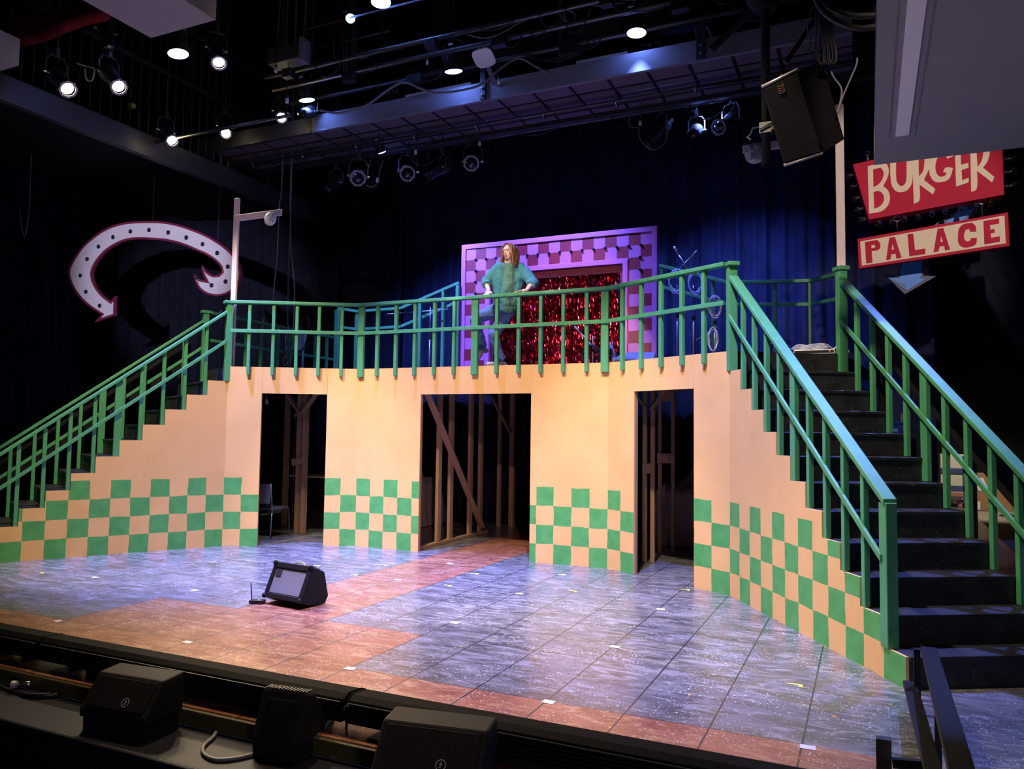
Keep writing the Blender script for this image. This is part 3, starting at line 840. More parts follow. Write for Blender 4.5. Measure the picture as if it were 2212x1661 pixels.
for y in (122, 260, 408):
    bulb(sp([(1590+y*.05, y)], SY+.10)[0]+V(.0, 0, 0), (1, 0, .1), bs)
bulb(sp([(168, 135)], SY+.10)[0], (0, 0, 1), bs)
for x, y in ((478, 742), (1375, 562)):
    c = sp([(x, y)], SY+.04)[0]
    MB().tube([c+V(.034*cos(t), .034*sin(t)*.3, .034*sin(t)) for t in [2*pi*i/14 for i in range(14)]], .006, 6, closed=True).build('eye_bolt', M['chrome'], bs, smooth=True)
    MB().cyl(c-V(0, 0, .034), c-V(0, 0, .11), .011, n=8).build('hook', M['chrome'], bs)
    MB().cyl(c-V(0, 0, .10), c-V(0, 0, .22), .004, n=6).build('link', M['cable'], bs)
for x in (300, 1300):
    c = sp([(x, 60-x*.22)], SY+.1)[0]
    MB().cyl(c, c+V(0, 0, 3.0), .004, n=5).build('hanging_wire', M['cable'], bs)
ps = thing('palace_sign', 'cream sign with red border reading PALACE, slung under the BURGER box', 'sign', sp([(860, 980)])[0])
MB().plate(sp([(58,958),(1650,675),(1668,1030),(75,1272)]), (0, .10, 0)).build('border', M['red_sign'], ps, bevel=.004)
MB().plate(sp([(88,985),(1610,710),(1625,1003),(107,1240)], SY-.006), (0, .005, 0)).build('face', M['cream'], ps)
PAL = [
 ([(140,990),(270,968),(300,1010),(295,1058),(262,1078),(210,1082),(218,1205),(152,1215)], [[(205,1022),(238,1016),(250,1038),(236,1052),(208,1056)]]),
 ([(395,945),(455,935),(525,1155),(470,1165),(462,1112),(418,1120),(408,1172),(362,1180)], [[(429,1010),(449,1066),(421,1072)]]),
 ([(588,908),(648,900),(668,1075),(775,1058),(775,1115),(608,1140)], []),
 ([(905,850),(965,840),(1038,1070),(985,1078),(975,1030),(930,1036),(915,1088),(862,1098)], [[(941,925),(962,986),(936,992)]]),
 ([(1310,880),(1250,880),(1240,850),(1205,860),(1185,910),(1190,960),(1215,985),(1245,975),(1255,950),(1320,945),(1310,1010),(1250,1040),(1180,1045),(1130,1010),(1120,930),(1135,840),(1185,800),(1270,785),(1310,830)], []),
 ([(1388,768),(1555,742),(1555,795),(1458,810),(1463,860),(1505,850),(1508,890),(1465,898),(1470,945),(1563,930),(1563,985),(1400,1015)], [])]
for po, ho in PAL:
    MB().plate(sp(curvy(po, 58), SY-.012), (0, .005, 0), [sp(curvy(h, 58), SY-.012) for h in ho]).build('letter', M['red_sign'], ps)
ba = thing('blue_arrow', 'blue arrow pointing down from behind the PALACE panel', 'sign', sp([(560, 1400)], SY+.35)[0])
AYb = SY+.35
arrow_o = [(325,1315),(480,1350),(497,1275),(560,1100),(700,950),(900,790),(1110,640),(1200,560),(1400,560),(1300,700),(1130,850),(950,950),(800,1080),(765,1180),(750,1345),(890,1350),(560,1540)]
arrow_i = [(372,1362),(504,1374),(512,1280),(535,1195),(590,1110),(720,985),(910,850),(1180,620),(1330,600),(1240,700),(1090,830),(900,950),(770,1080),(742,1190),(725,1374),(782,1380),(575,1503)]
MB().plate(sp(arrow_o, AYb), (0, .05, 0)).build('backing', M['navy'], ba)
MB().plate(sp(arrow_i, AYb-.008), (0, .007, 0)).build('face', M['light_blue'], ba)
MB().plate(sp([(372,1362),(475,1398),(575,1440),(575,1503)], AYb-.012), (0, .003, 0)).build('dark_facet', M['mid_blue'], ba)  # lower left of the arrowhead in a darker blue
c = sp([(1300, 560)], AYb+.02)[0]
MB().cyl(c, c+V(0, 0, 3), .004, n=5).build('hanging_wire', M['cable'], ba)

# ---------------------------------------------------------------- white timber street lamps
def street_lamp(name, label, p, ztop, arm_z, arm_x, disc, foot_z, Rd):
    r = thing(name, label, 'street lamp', (p.x, p.y, foot_z))
    MB().beam((p.x, p.y, foot_z+.001), (p.x, p.y, ztop), .09, .04, (0, 1, 0)).build('post', M['white_wood'], r, bevel=.004, seg=1)
    MB().beam((p.x+.02*(1 if arm_x > p.x else -1), p.y-.04, arm_z), (arm_x, p.y-.04, arm_z), .04, .09, (0, 0, 1)).build('arm', M['white_wood'], r, bevel=.004, seg=1)
    s = MB().lathe([(Rd, 0), (Rd*1.02, .02), (Rd*.96, .035), (Rd*.6, .045), (.001, .05)], disc, (0, -1, 0), 28).build('lamp_disc', lamp_disc_mat(), r, smooth=True)
    MB().lathe([(Rd*1.0, .0), (Rd*1.05, .0), (Rd*1.05, .03), (Rd*1.0, .03)], disc, (0, -1, 0), 28, cap=False).build('rim', M['white_plastic'], s)
    return r
_ld = []
def lamp_disc_mat():
    if _ld: return _ld[0]
    m, nt, b = new_mat('marbled_pale_plastic')
    tc = nt.nodes.new('ShaderNodeTexCoord')
    f = noise_fac(nt, tc.outputs['Object'], 11, 4, .42, .58, .6, 1.5)
    nt.links.new(mix_col(nt, f, (0.30, 0.32, 0.42), (0.74, 0.74, 0.80)), b.inputs['Base Color'])
    b.inputs['Roughness'].default_value = .25
    _ld.append(m); return m
pl = at(499, 800, 3.93)
street_lamp('street_lamp', 'whitewashed timber street lamp rising behind the left end of the balcony railing', V(-3.60, 3.95, 0), 5.07, 4.755, -2.72, V(-2.88, 3.88, 4.67), H-RISE, .095)
street_lamp('street_lamp', 'whitewashed timber street lamp standing behind the far railing post of the right stairs', V(4.60, 4.66, 0), 5.40, 5.02, 3.55, V(3.70, 4.58, 4.935), H, .115)
# ---------------------------------------------------------------- overhead soffits
def soffit(name, label, x0, x1, y0, y1, z0, z1, cat='soffit'):
    o = MB().box(((x0+x1)/2, (y0+y1)/2, (z0+z1)/2), (x1-x0, y1-y0, z1-z0)).build(name, M['soffit'])
    return o
sr = soffit('ceiling_soffit', '', 4.922, 9.5, -1.6, 2.30, 3.90, 4.10); struct(sr); sr.name = 'ceiling_soffit_right'
sl_ = soffit('ceiling_soffit', '', -.69, .05, -1.5, -.05, 5.0, 5.35); struct(sl_); sl_.name = 'ceiling_soffit_left'
s2 = soffit('ceiling_soffit', '', -5.3, -4.70, -.6, 1.35, 6.14, 6.48); struct(s2); s2.name = 'ceiling_soffit_far_left'
p0 = atz(1934, 293, 3.897); p1 = atz(1963, 291, 3.897)
tag(MB().box(((p0.x+p1.x)/2, p0.y-1.6, 3.893), (p1.x-p0.x, 3.2, .012)).build('strip_light', M['diffuser']), 'unlit white strip light set in the grey soffit at upper right', 'strip light')
for xo in (-.04, .04+p1.x-p0.x):
    struct(MB().box((p0.x+xo, p0.y-1.6, 3.897), (.006, 3.3, .006)).build('trim_soffit', M['frame_grey']))
# red house drape over the left wing
mb = MB(); A0 = at(42, 88, 1.9); A1 = at(215, 32, 1.9)
for k in range(4):
    mb.tube(smooth_path([A0+V(-.1, .03*k, .11*k), A0.lerp(A1, .35)+V(0, .05*k, .10*k-.02), A0.lerp(A1, .7)+V(0, .03*k, .10*k+.02), A1+V(.1, .02*k, .11*k)], 6), .085, 8)
tag(mb.build('red_swag', M['velour_red'], None, smooth=True), 'dark red gathered drape under the ceiling at the upper left corner', 'drape')

# ---------------------------------------------------------------- lighting bridge
CZ = 6.5
br = thing('lighting_bridge', 'long panelled lighting bridge crossing over the whole stage', 'lighting bridge', (0, 5.8, CZ))
X0, X1 = -3.35, 6.2
MB().box(((X0+X1)/2, 5.28, CZ+.14), (X1-X0, .06, .28)).build('front_beam', M['bridge'], br, bevel=.006)
MB().box((-5.6, 5.30, CZ+.14), (4.45, .06, .26)).build('front_beam', M['rig_steel'], br)
MB().box((0, 6.42, CZ+.05), (15.6, .10, .20)).build('rear_beam', M['rig_steel'], br, bevel=.01)
MB().cyl((-7.6, 6.52, CZ-.02), (6.4, 6.52, CZ-.02), .03, n=10).build('rear_pipe', M['pipe'], br, smooth=True)
M['panel'] = mat('purple_grey_panel', (0.13, 0.10, 0.12), 0.7, var=.1, scale=6)
pw = .555; x = -7.2; i = 0
while x < 6.2:
    for y0, y1 in ((5.33, 5.80), (5.84, 6.34)):
        MB().box((x+pw/2-.015, (y0+y1)/2, CZ+.02), (pw-.045, y1-y0, .02)).build('soffit_panel', M['panel'], br)
        MB().box((x+pw/2-.015, y0+(y1-y0)*.62, CZ+.007), (pw-.06, .03, .012)).build('seam', M['black_paint'], br)
    MB().box((x-.018, 5.83, CZ+.05), (.03, 1.1, .07)).build('rib', M['black_paint'], br)
    x += pw; i += 1
for dy in (0, .07):
    MB().cyl((-7.0, 5.80+dy, CZ-.10+dy*.4), (6.2, 5.80+dy, CZ-.10+dy*.4), .022, n=10).build('rail_pipe', M['pipe'], br, smooth=True)
for k in range(11):
    xk = -6.2+k*1.12
    MB().tube([V(xk, 5.84+.075*cos(t), CZ-.085+.075*sin(t)) for t in [pi*1.0+pi*i/8 for i in range(9)]]+[V(xk, 5.92, CZ+.03)], .009, 6).build('pipe_hook', M['chrome'], br, smooth=True)
# hangers that carry the bridge
for px, dx in ((1045, .08), (1515, .11)):
    p = at(px, 205, 5.24)
    o = MB().beam((p.x, 5.22, CZ), (p.x, 5.22, 10.3 if px > 1100 else CZ+.75), dx, .06, (0, 1, 0)).build('hanger', M['rig_steel'], br)
    for s in (.06, .16): MB().cyl((p.x, 5.18, CZ+s), (p.x, 5.16, CZ+s), .02, n=8).build('bolt', M['frame_grey'], o)
for xk in (-6.4, -4.2, .9, 4.9):
    MB().beam((xk, 5.5, CZ+.1), (xk, 5.5, 10.3), .06, .06).build('hanger', M['rig_steel'], br)

# pipes and battens further up, each along the stage
def batten(name, label, y, z, x0, x1, r, m=None, group='lighting battens above the bridge'):
    return tag(MB().cyl((x0, y, z), (x1, y, z), r, n=12).build(name, m or M['pipe'], None, smooth=True), label, 'batten', None)
batten('batten', 'upper lighting batten, crossing above the round white disc of the rig', 4.24, 7.0, -3.4, 5.5, .035)
batten('batten', 'middle lighting batten just above the bridge, behind the blue lamps', 4.62, 7.0, -3.6, 6.0, .040)
batten('batten', 'lowest lighting batten right over the bridge beam', 5.13, 7.0, -3.8, 6.0, .042)
batten('batten', 'short batten ending in a yellow cap at the left', 3.9, 6.15, -5.45, -2.6, .026)
batten('batten', 'highest batten near the top edge of the photo', 4.09, 7.5, -2.6, 6.0, .02)
tag(MB().box(at(284, 229, 3.9), (.10, .07, .07)).build('yellow_cap', M['yellow_tape']), 'yellow end cap on the short left batten', 'pipe cap')
# dark duct boxes and beams behind the battens
for (pa, pb, yy, hh, lab) in (((880, 168), (1135, 118), 5.9, .20, 'dull blue steel duct behind the middle batten'),
                              ((1160, 100), (1345, 62), 5.9, .22, 'dull blue steel duct left of the white paper-tagged lamp'),
                              ((1425, 55), (1650, 10), 6.0, .26, 'dull blue steel duct at upper right behind the pole')):
    a, b = at(*pa, yy), at(*pb, yy)
    tag(MB().box(((a.x+b.x)/2, yy, a.z), (b.x-a.x, .2, hh)).build('steel_duct', M['duct'], bevel=.01), lab, 'duct')
# hoist drum with its lettering
a = at(700, 262, 6.9); b = at(985, 205, 6.9)
hd = thing('hoist', 'long dark hoist drum lettered on its side, above the bridge', 'hoist', (a+b)/2)
MB().cyl(V(a.x, 6.9, a.z), V(b.x, 6.9, a.z), .20, n=24).build('drum', M['duct'], hd, smooth=True)
MB().cyl(V(a.x-.02, 6.9, a.z), V(a.x-.1, 6.9, a.z), .24, n=24).build('end_plate', M['rig_steel'], hd)
fc = bpy.data.curves.new('lettering', 'FONT'); fc.body = 'VORTEK'; fc.size = .10; fc.extrude = .002
fo = bpy.data.objects.new('lettering', fc); COL.objects.link(fo); fc.materials.append(M['badge'])
fp = at(824, 207, 6.69); fo.location = fp; fo.rotation_euler = (pi/2, 0, 0)
bpy.context.view_layer.update()
fm = bpy.data.meshes.new_from_object(fo.evaluated_get(bpy.context.evaluated_depsgraph_get())); fm.transform(Matrix.LocRotScale(fp, fo.rotation_euler, None))
bpy.data.objects.remove(fo); fo = bpy.data.objects.new('lettering', fm); COL.objects.link(fo)
if not fm.materials: fm.materials.append(M['badge'])
adopt(fo, hd)
for sx in (.12, .88):
    MB().beam(V(a.x+(b.x-a.x)*sx, 6.9, a.z+.19), V(a.x+(b.x-a.x)*sx, 6.9, 10.39), .06, .04, (0, 1, 0)).build('hanger', M['rig_steel'], hd)
for x0, y0, x1, y1, yy, lab in ((876, 208, 1018, 183, 5.6, 'unlit white fluorescent tube above the bridge, left of the white disc'), (1245, 138, 1357, 114, 5.6, 'unlit white fluorescent tube above the bridge, right of the white disc')):
    a, b = at(x0, y0, yy), at(x1, y1, yy)
    tag(MB().box(((a.x+b.x)/2, yy, (a.z+b.z)/2), (abs(b.x-a.x), .06, .05)).build('fluorescent_tube', M['diffuser'], bevel=.015), lab, 'tube light')
a, b = at(872, 178, 6.2), at(1025, 147, 6.2)
tag(MB().box(((a.x+b.x)/2, 6.2, (a.z+b.z)/2), (b.x-a.x, .08, .05)).build('conduit', mat('cream_conduit', (.55, .5, .38), .4), bevel=.01), 'cream conduit running behind the middle blue lamp', 'conduit')
# wall work behind: pale conduits and a pale post
wy = 8.2
for i, (x, y0, y1) in enumerate(((720, 45, 130), (734, 42, 178), (741, 40, 175), (748, 55, 175))):
    tag(MB().cyl(at(x, y0, wy), at(x+2, y1, wy), .022, n=8).build('wall_conduit', M['frame_grey'], None, smooth=True),
        ['first', 'second', 'third', 'fourth'][i]+' from the left of the thin grey upright conduits left of the bright white lamp', 'conduit')
tag(MB().box((at(766, 110, wy).x, wy, at(766, 110, wy).z), (.10, .08, 1.1)).build('wall_post', M['frame_grey']), 'pale upright post lit just below the bright lamp', 'post')
a, b = at(690, 103, 8.0), at(842, 70, 8.0)
tag(MB().cyl(V(a.x, 8, a.z), V(b.x, 8, a.z), .025, n=8).build('wall_pipe', M['frame_grey'], None, smooth=True), 'pale horizontal pipe crossing the upright conduits', 'pipe')
# side gallery on the left
ga = thing('side_gallery', 'dark gallery beam with a barred railing along the left wall', 'gallery', (-5.6, 3.5, 6.3))
MB().box((-5.35, 3.4, 6.05), (.12, 8.5, .34)).build('edge_beam', M['rig_steel'], ga)
MB().box((-7.0, 3.4, 6.25), (3.2, 8.5, .08)).build('floor_plate', M['black_paint'], ga)
for zz in (7.45, 8.35):
    MB().beam((-5.5, .6, zz), (-5.5, 7.5, zz), .05, .06).build('gallery_rail', M['pipe'], ga)
for k in range(34):
    yy = 1.2+k*.17
    MB().cyl((-5.5, yy, 6.3), (-5.5, yy, 8.35), .012, n=6).build('bar', M['pipe'], ga)
# white rounded wireless dish on its post
q = atd(1045, 126, 10.9)
wd = thing('antenna_disc', 'white rounded disc on a bracket above the bridge beam', 'antenna', q)
d = (CAM_P-q).normalized()
nrm = (d*.35+V(0, -.25, -.9)).normalized(); a_ = Vector((1, 0, 0)); a_ = (a_-nrm*a_.dot(nrm)).normalized(); b_ = nrm.cross(a_)
pts = []
for i in range(32):
    t = 2*pi*i/32; c_, s_ = cos(t), sin(t); e = .55
    pts.append(q+a_*(.15*math.copysign(abs(c_)**e, c_))+b_*(.15*math.copysign(abs(s_)**e, s_)))
MB().plate(pts, -nrm*.03).build('disc', M['white_plastic'], wd, bevel=.008)
MB().cyl(q-nrm*.03, q-nrm*.06, .09, n=16).build('mount', M['lamp_black'], wd)
MB().beam(q-nrm*.05, V(q.x, 5.22, CZ+.2), .07, .05, (0, 1, 0)).build('bracket', M['rig_steel'], wd)

# ---------------------------------------------------------------- lamps
def basis(d):
    d = Vector(d).normalized(); r = d.cross(V(0, 0, 1))
    r = r.normalized() if r.length > 1e-3 else V(1, 0, 0)
    return d, r, r.cross(d)
def profile_spot(lens, aim, label, s=1.0, lit=None, framed=True, watts=0, beam=30, col=(1, .85, .6), clamp_z=None):
    """ellipsoidal stage spotlight: lens is the middle of its front, aim is where it points"""
    lens = Vector(lens); d, r, u = basis(Vector(aim)-lens)
    t = thing('stage_spotlight', label, 'stage light', lens)
    MB().lathe([(.052*s, -.05*s), (.085*s, -.03*s), (.085*s, .10*s), (.08*s, .24*s), (.078*s, .245*s)], lens-d*.30*s, d, 20).build('lens_tube', M['lamp_black'], t, smooth=False)
    bd = MB().lathe([(.03*s, 0), (.085*s, .02*s), (.115*s, .10*s), (.115*s, .18*s), (.09*s, .26*s)], lens-d*.58*s, d, 18).build('barrel', M['lamp_black'], t, smooth=False)
    MB().lathe([(.06*s, 0), (.055*s, .10*s), (.02*s, .13*s)], lens-d*.56*s, -d, 14).build('cap', M['lamp_black'], bd)
    for k in (-1, 1):
        MB().box(lens-d*.36*s+r*(.10*s*k), (.03*s,)*3).build('shutter', M['chrome'], bd)
    if framed:
        n8 = [(cos(pi/8+pi/4*i), sin(pi/8+pi/4*i)) for i in range(8)]
        o8 = [lens+r*(x*.118*s)+u*(y*.118*s)+d*.01 for x, y in n8]
        i8 = [lens+r*(cos(2*pi*i/24)*.086*s)+u*(sin(2*pi*i/24)*.086*s)+d*.01 for i in range(24)]
        MB().plate(o8, -d*.008, [i8]).build('gel_frame', M['frame_grey'], t)
    MB().lathe([(.079*s, -.03*s), (.05*s, -.012*s), (.001, -.006*s)], lens, d, 20).build('lens', lit or M['lens_dark'], t, smooth=True)
    # yoke and clamp
    pv = lens-d*.40*s; up = V(0, 0, 1)
    if clamp_z is None: clamp_z = CZ-.04 if (pv.y > 5.32 and lens.z < 6.4) else 10.39
    MB().tube([pv+r*.135*s, pv+r*.135*s+up*.16*s, pv+r*.09*s+up*.24*s, pv+up*.25*s, pv-r*.09*s+up*.24*s, pv-r*.135*s+up*.16*s, pv-r*.135*s], .011*s, 6).build('yoke', M['rig_steel'], t)
    MB().beam(pv+up*.24*s, pv+up*.36*s, .05, .05, (0, 1, 0)).build('clamp', M['rig_steel'], t)
    MB().cyl(pv+up*.35*s, V(pv.x, pv.y, max(clamp_z, pv.z+.4*s)), .012, n=6).build('drop_pipe', M['rig_steel'], t)
    for k in (-1, 1): MB().cyl(pv+r*(.115*s*k), pv+r*(.16*s*k), .02*s, n=8).build('knob', M['chrome'], t)
    if watts:
        spot('lamp_light', lens+d*.03, aim, col, watts, beam, .6, .06)
    return t
def led_par(lens, aim, label, s=1.0, watts=0, beam=60, col=BLUE):
    lens = Vector(lens); d, r, u = basis(Vector(aim)-lens)
    t = thing('blue_led_lamp', label, 'stage light', lens)
    bd = MB().lathe([(.09*s, 0), (.115*s, .03*s), (.115*s, .17*s), (.13*s, .19*s), (.13*s, .30*s), (.12*s, .302*s)], lens-d*.305*s, d, 24).build('body', M['lamp_black'], t)
    for k in range(12):
        a = 2*pi*k/12; e = r*cos(a)+u*sin(a)
        MB().beam(lens-d*.26*s+e*.118*s, lens-d*.13*s+e*.118*s, .006, .02, e).build('fin', M['rig_steel'], bd)
    MB().lathe([(.122*s, -.004), (.09*s, .010), (.001, .016)], lens, d, 24).build('lens', M['blue_lens'], t, smooth=True)
    up = V(0, 0, 1); pv = lens-d*.18*s
    MB().tube([pv+r*.15*s, pv+r*.15*s+up*.2*s, pv+up*.28*s, pv-r*.15*s+up*.2*s, pv-r*.15*s], .012, 6).build('yoke', M['rig_steel'], t)
    MB().beam(pv+up*.27*s, pv+up*.42*s, .05, .05, (0, 1, 0)).build('clamp', M['rig_steel'], t)
    MB().cyl(pv+up*.4*s, V(pv.x, pv.y, 10.39 if not (6.4 < lens.y and lens.z < 6.9) else max(CZ-.02, pv.z+.42*s)), .012, n=6).build('drop_pipe', M['rig_steel'], t)
    MB().box(pv+r*.05*s-d*.12*s+V(0, -.12*s, 0), (.07, .004, .03)).build('paper_tag', M['white_tape'], bd)
    if watts: spot('lamp_light', lens+d*.05, aim, col, watts, beam, .8, .10)
    return t
WL = M['warm_lens']
TO = lambda q, k=.55: q.lerp(CAM_P, k)
def warm(px, py, dist, aim, label, s=.9, watts=650, beam=40):
    q = atd(px, py, dist); profile_spot(q, aim, label, s, WL, True, watts, beam, (1, .78, .5))
warm(147, 193, 9.9, (2.0, 1.0, .5), 'lit warm spotlight furthest left, near the blue-lit soffit corner', 1.0, 650, 38)
warm(257, 188, 9.9, (2.2, .8, .8), 'lit warm spotlight second from the left, by a looped pale cable', .95, 650, 38)
warm(473, 136, 10.7, (1.2, .2, 0), 'lit warm spotlight just right of the big blue lamp near the left soffit', .95, 650, 38)
warm(372, 304, 12.0, (1.5, 1.5, .6), 'lit warm spotlight hanging lowest at the left over the dark curtain', .9, 650, 38)
warm(488, 288, 13.0, (1.5, -.5, .4), 'lit warm spotlight second lowest, left of the bridge end', .9, 650, 38)
warm(608, 254, 12.5, (2.5, -1.0, .4), 'lit warm spotlight tilted at the left end of the bridge beam', .85, 650, 38)
q = atd(757, 40, 11.0)
tag(MB().ball(at(90.5, 943, 7.5), (.03, .03, .10), 8, 6).build('red_lamp', glow('red_pilot', (1, .03, .02), 2), None, smooth=True), 'small red light glimpsed between balusters of the left stair railing', 'lamp')
led_par(q, (1.5, .5, 2.5), 'bright white lamp seen narrow beside the pale upright post', .55, 0); 
def blue(px, py, dist, aim, label, s=1.0, watts=1500, beam=62, col=BLUE):
    led_par(atd(px, py, dist), aim, label, s, watts, beam, col)
blue(385, 117, 10.6, (-2.6, 3.0, 0), 'large glowing blue lamp below the left grey soffit', 1.1, 5200, 50)
blue(823, 5, 10.6, (-.4, 3.2, 0), 'glowing blue lamp cut by the top edge of the photo', 1.1, 5200, 48)
blue(663, 217, 12.3, (-2.9, 5.9, 2.5), 'glowing blue lamp above the open barn-door spotlight at the bridge left end', 1.0, 1500)
blue(980, 155, 11.2, (-.5, 5.9, 2.5), 'glowing blue lamp on the batten left of the white disc', 1.05, 1500)
blue(1375, 72, 10.25, (2.1, 4.9, 2.5), 'glowing blue lamp with a white paper tag, right half of the rig', 1.05, 1500, 56)
blue(1530, 213, 11.5, (3.0, 8.6, 3.0), 'glowing blue lamp under the right part of the bridge', .9, 1500, 95)
blue(1147, 278, 12.5, (0.2, 8.6, 2.6), 'glowing blue lamp under the middle of the bridge', .8, 1300, 95)
blue(825, 329, 13.0, (-2.0, 8.4, 2.6), 'small blue lamp peeping under the bridge rear beam on the left', .6, 1800, 95)
OFF = (2.6, -2.5, 1.0)
for px, py, dist, aim, lab, s in (
    (773, 385, 12.6, (3.4, -3, 1.5), 'unlit spotlight with a grey frame, leftmost of those hung under the bridge', 1.15),
    (880, 375, 12.5, (3.4, -3, 1.5), 'unlit spotlight with a grey frame, second from the left under the bridge', 1.12),
    (1018, 353, 12.3, (3.4, -3, 1.5), 'unlit spotlight with a grey frame, left of the small blue cable plugs', 1.12),
    (1552, 275, 11.3, (0.2, -1.0, 1.5), 'unlit spotlight with a grey frame turned aside below the right blue lamp', 1.05)):
    profile_spot(atd(px, py, dist), aim, lab, s)
for px, py, dist, aim, lab, s in (
    (920, 385, 12.4, (-3.6, 3.0, 3.0), 'unlit spotlight pointing left between two grey-framed lamps under the bridge', .9),
    (1395, 315, 11.4, (.2, 4.2, 3.0), 'unlit spotlight angled down left with a drooping cable loop', 1.0),
    (1500, 290, 11.4, (3.5, -2.0, 1.5), 'unlit spotlight with metal barn doors under the right part of the bridge', .9),
    (650, 245, 12.2, (-1.0, -4.0, 2), 'unlit spotlight with an open rim at the left end of the bridge', .9),
    (1402, 98, 10.8, (3.5, -3.0, 2), 'unlit spotlight rim-lit blue beside the tagged blue lamp', .85),
    (1520, 75, 10.2, (-.6, 1.5, 2.5), 'large unlit spotlight angled down left near the black pole', 1.2),
    (1725, 48, 9.8, (6.5, 0.5, 3), 'unlit spotlight angled down right beside the cable bundle', .9),
    (235, 105, 10.0, (-1.5, 1.0, 2), 'unlit blue-rimmed spotlight in the upper left rig', .9),
    (705, 410, 13.2, (-2.5, -2.0, 0), 'dim unlit spotlight hanging straight down left of the framed lamps', .95)):
    profile_spot(atd(px, py, dist), aim, lab, s, framed=lab.startswith('large'))

# ---------------------------------------------------------------- rig cables
def cable(name, label, pts, r=.008, m='cable', cat='cable', sub=6, parent=None, group=None):
    o = MB().tube(smooth_path(pts, sub), r, 7).build(name, M[m], parent, smooth=True)
    return tag(o, label, cat, group) if parent is None else o
def pxc(l, dist): return [atd(x, y, dist) for x, y in l]
cable('rig_cable', 'thick cable drooping from the left bridge end and rising towards the white disc', pxc([(690, 238), (735, 244), (790, 228), (845, 190), (875, 178), (905, 190), (940, 200), (990, 196), (1040, 182), (1085, 145), (1120, 126), (1155, 142), (1185, 160)], 10.9), .016, 'grey_cable')
cable('rig_cable', 'cable sagging from the bridge over the right tube', pxc([(1424, 90), (1430, 115), (1452, 132), (1480, 118)], 10.8), .008, 'grey_cable')
cable('rig_cable', 'pair of wires sagging under the upper batten right of the disc', pxc([(1010, 75), (1050, 82), (1090, 68), (1130, 45), (1190, 30), (1260, 12), (1300, 12), (1350, 5)], 10.4), .009, 'grey_cable')
cable('rig_cable', 'looped wire knot on the upper batten', pxc([(1205, 25), (1225, 50), (1240, 55), (1240, 30), (1222, 22), (1224, 45), (1250, 52), (1268, 40), (1275, 20)], 10.4), .008, 'grey_cable')
cable('rig_cable', 'wire loop drooping below the down-left spotlight under the bridge', pxc([(1385, 240), (1380, 290), (1395, 315), (1415, 323), (1438, 305), (1442, 270)], 11.3), .008, 'grey_cable')
cable('rig_cable', 'short wire looping to the white plug beside the drooping loop', pxc([(1362, 250), (1358, 265), (1365, 275), (1380, 274)], 11.3), .006, 'grey_cable')
cable('rig_cable', 'pale looped cable by the second warm lamp', pxc([(165, 135), (185, 142), (203, 148), (200, 170), (192, 174), (185, 165), (183, 148)], 9.8), .012, 'grey_cable')
cable('rig_cable', 'wire under the bridge rear beam running to the blue lamp', pxc([(1050, 300), (1085, 295), (1120, 285), (1140, 275)], 12.5), .006, 'grey_cable')
cable('rig_cable', 'bunch of wires gathered under the bridge left of the third framed lamp', pxc([(915, 318), (925, 335), (920, 345), (930, 330), (925, 316), (950, 322), (965, 340), (975, 335), (980, 318), (1000, 312)], 12.2), .008, 'cable')
cable('rig_cable', 'thin hanging wire left of the second framed lamp', pxc([(803, 343), (795, 365), (793, 385), (790, 392)], 12.6), .005, 'grey_cable')
cable('rig_cable', 'hanging wire with a white plug right of the first framed lamp', pxc([(828, 345), (820, 370), (817, 392), (805, 404), (790, 400)], 12.6), .007, 'grey_cable')
for x, lab in ((385, 'first'), (401, 'second')):
    pass
cable('rope', 'pale thin rope loop hanging before the far left curtain', pxc([(70, 300), (66, 380), (62, 460), (52, 512), (42, 450)], 13), .010, 'grey_cable', 'rope')
for i, (pts_, lb) in enumerate((([(610, 370), (604, 440), (598, 560), (590, 650), (588, 780)], 'leftmost dark hanging rope right of the left street lamp'),
                     ([(628, 380), (628, 470), (624, 560), (622, 640), (620, 780)], 'middle dark hanging rope right of the left street lamp'),
                     ([(630, 380), (628, 520), (636, 620), (634, 700), (628, 790)], 'rightmost dark hanging rope right of the left street lamp'))):
    cable('rope', lb, [V(*pxc(pts_[:1], 13.6)[0][:2], 10.39)]+pxc(pts_, 13.6), .012, 'grey_cable', 'rope')
for x, y, dist, lab in ((815, 390, 12.6, 'white plug on the wire right of the first framed lamp'), (898, 329, 12.3, 'white plug left of the wire bunch under the bridge'), (1036, 310, 12.2, 'white plug right of the third framed lamp'),
                        (1383, 266, 11.3, 'white plug beside the drooping cable loop'), (940, 98, 11.6, 'white plug above the blue lamp on the batten'), (923, 135, 11.6, 'white plug left of the blue lamp on the batten'), (596, 152, 11.5, 'white plug under the dark rig box'), (620, 218, 11.5, 'white plug beside the bridge left end lamp'), (1077, 177, 10.8, 'white plug hanging right of the disc bracket')):
    p = atd(x, y, dist)
    t = MB().cyl(p-V(0, 0, .03), p+V(0, 0, .035), .024, .022, 10).build('cable_plug', M['white_plastic'], None, smooth=True)
    MB().cyl(p+V(0, 0, .035), p+V(0, 0, .08), .016, n=8).build('sleeve', M['cable'], t)
    MB().cyl(p+V(0, 0, .08), V(p.x, p.y, CZ if (p.y > 5.3 and p.z < CZ) else 10.39), .005, n=5).build('wire', M['cable'], t)
    tag(t, lab, 'plug')
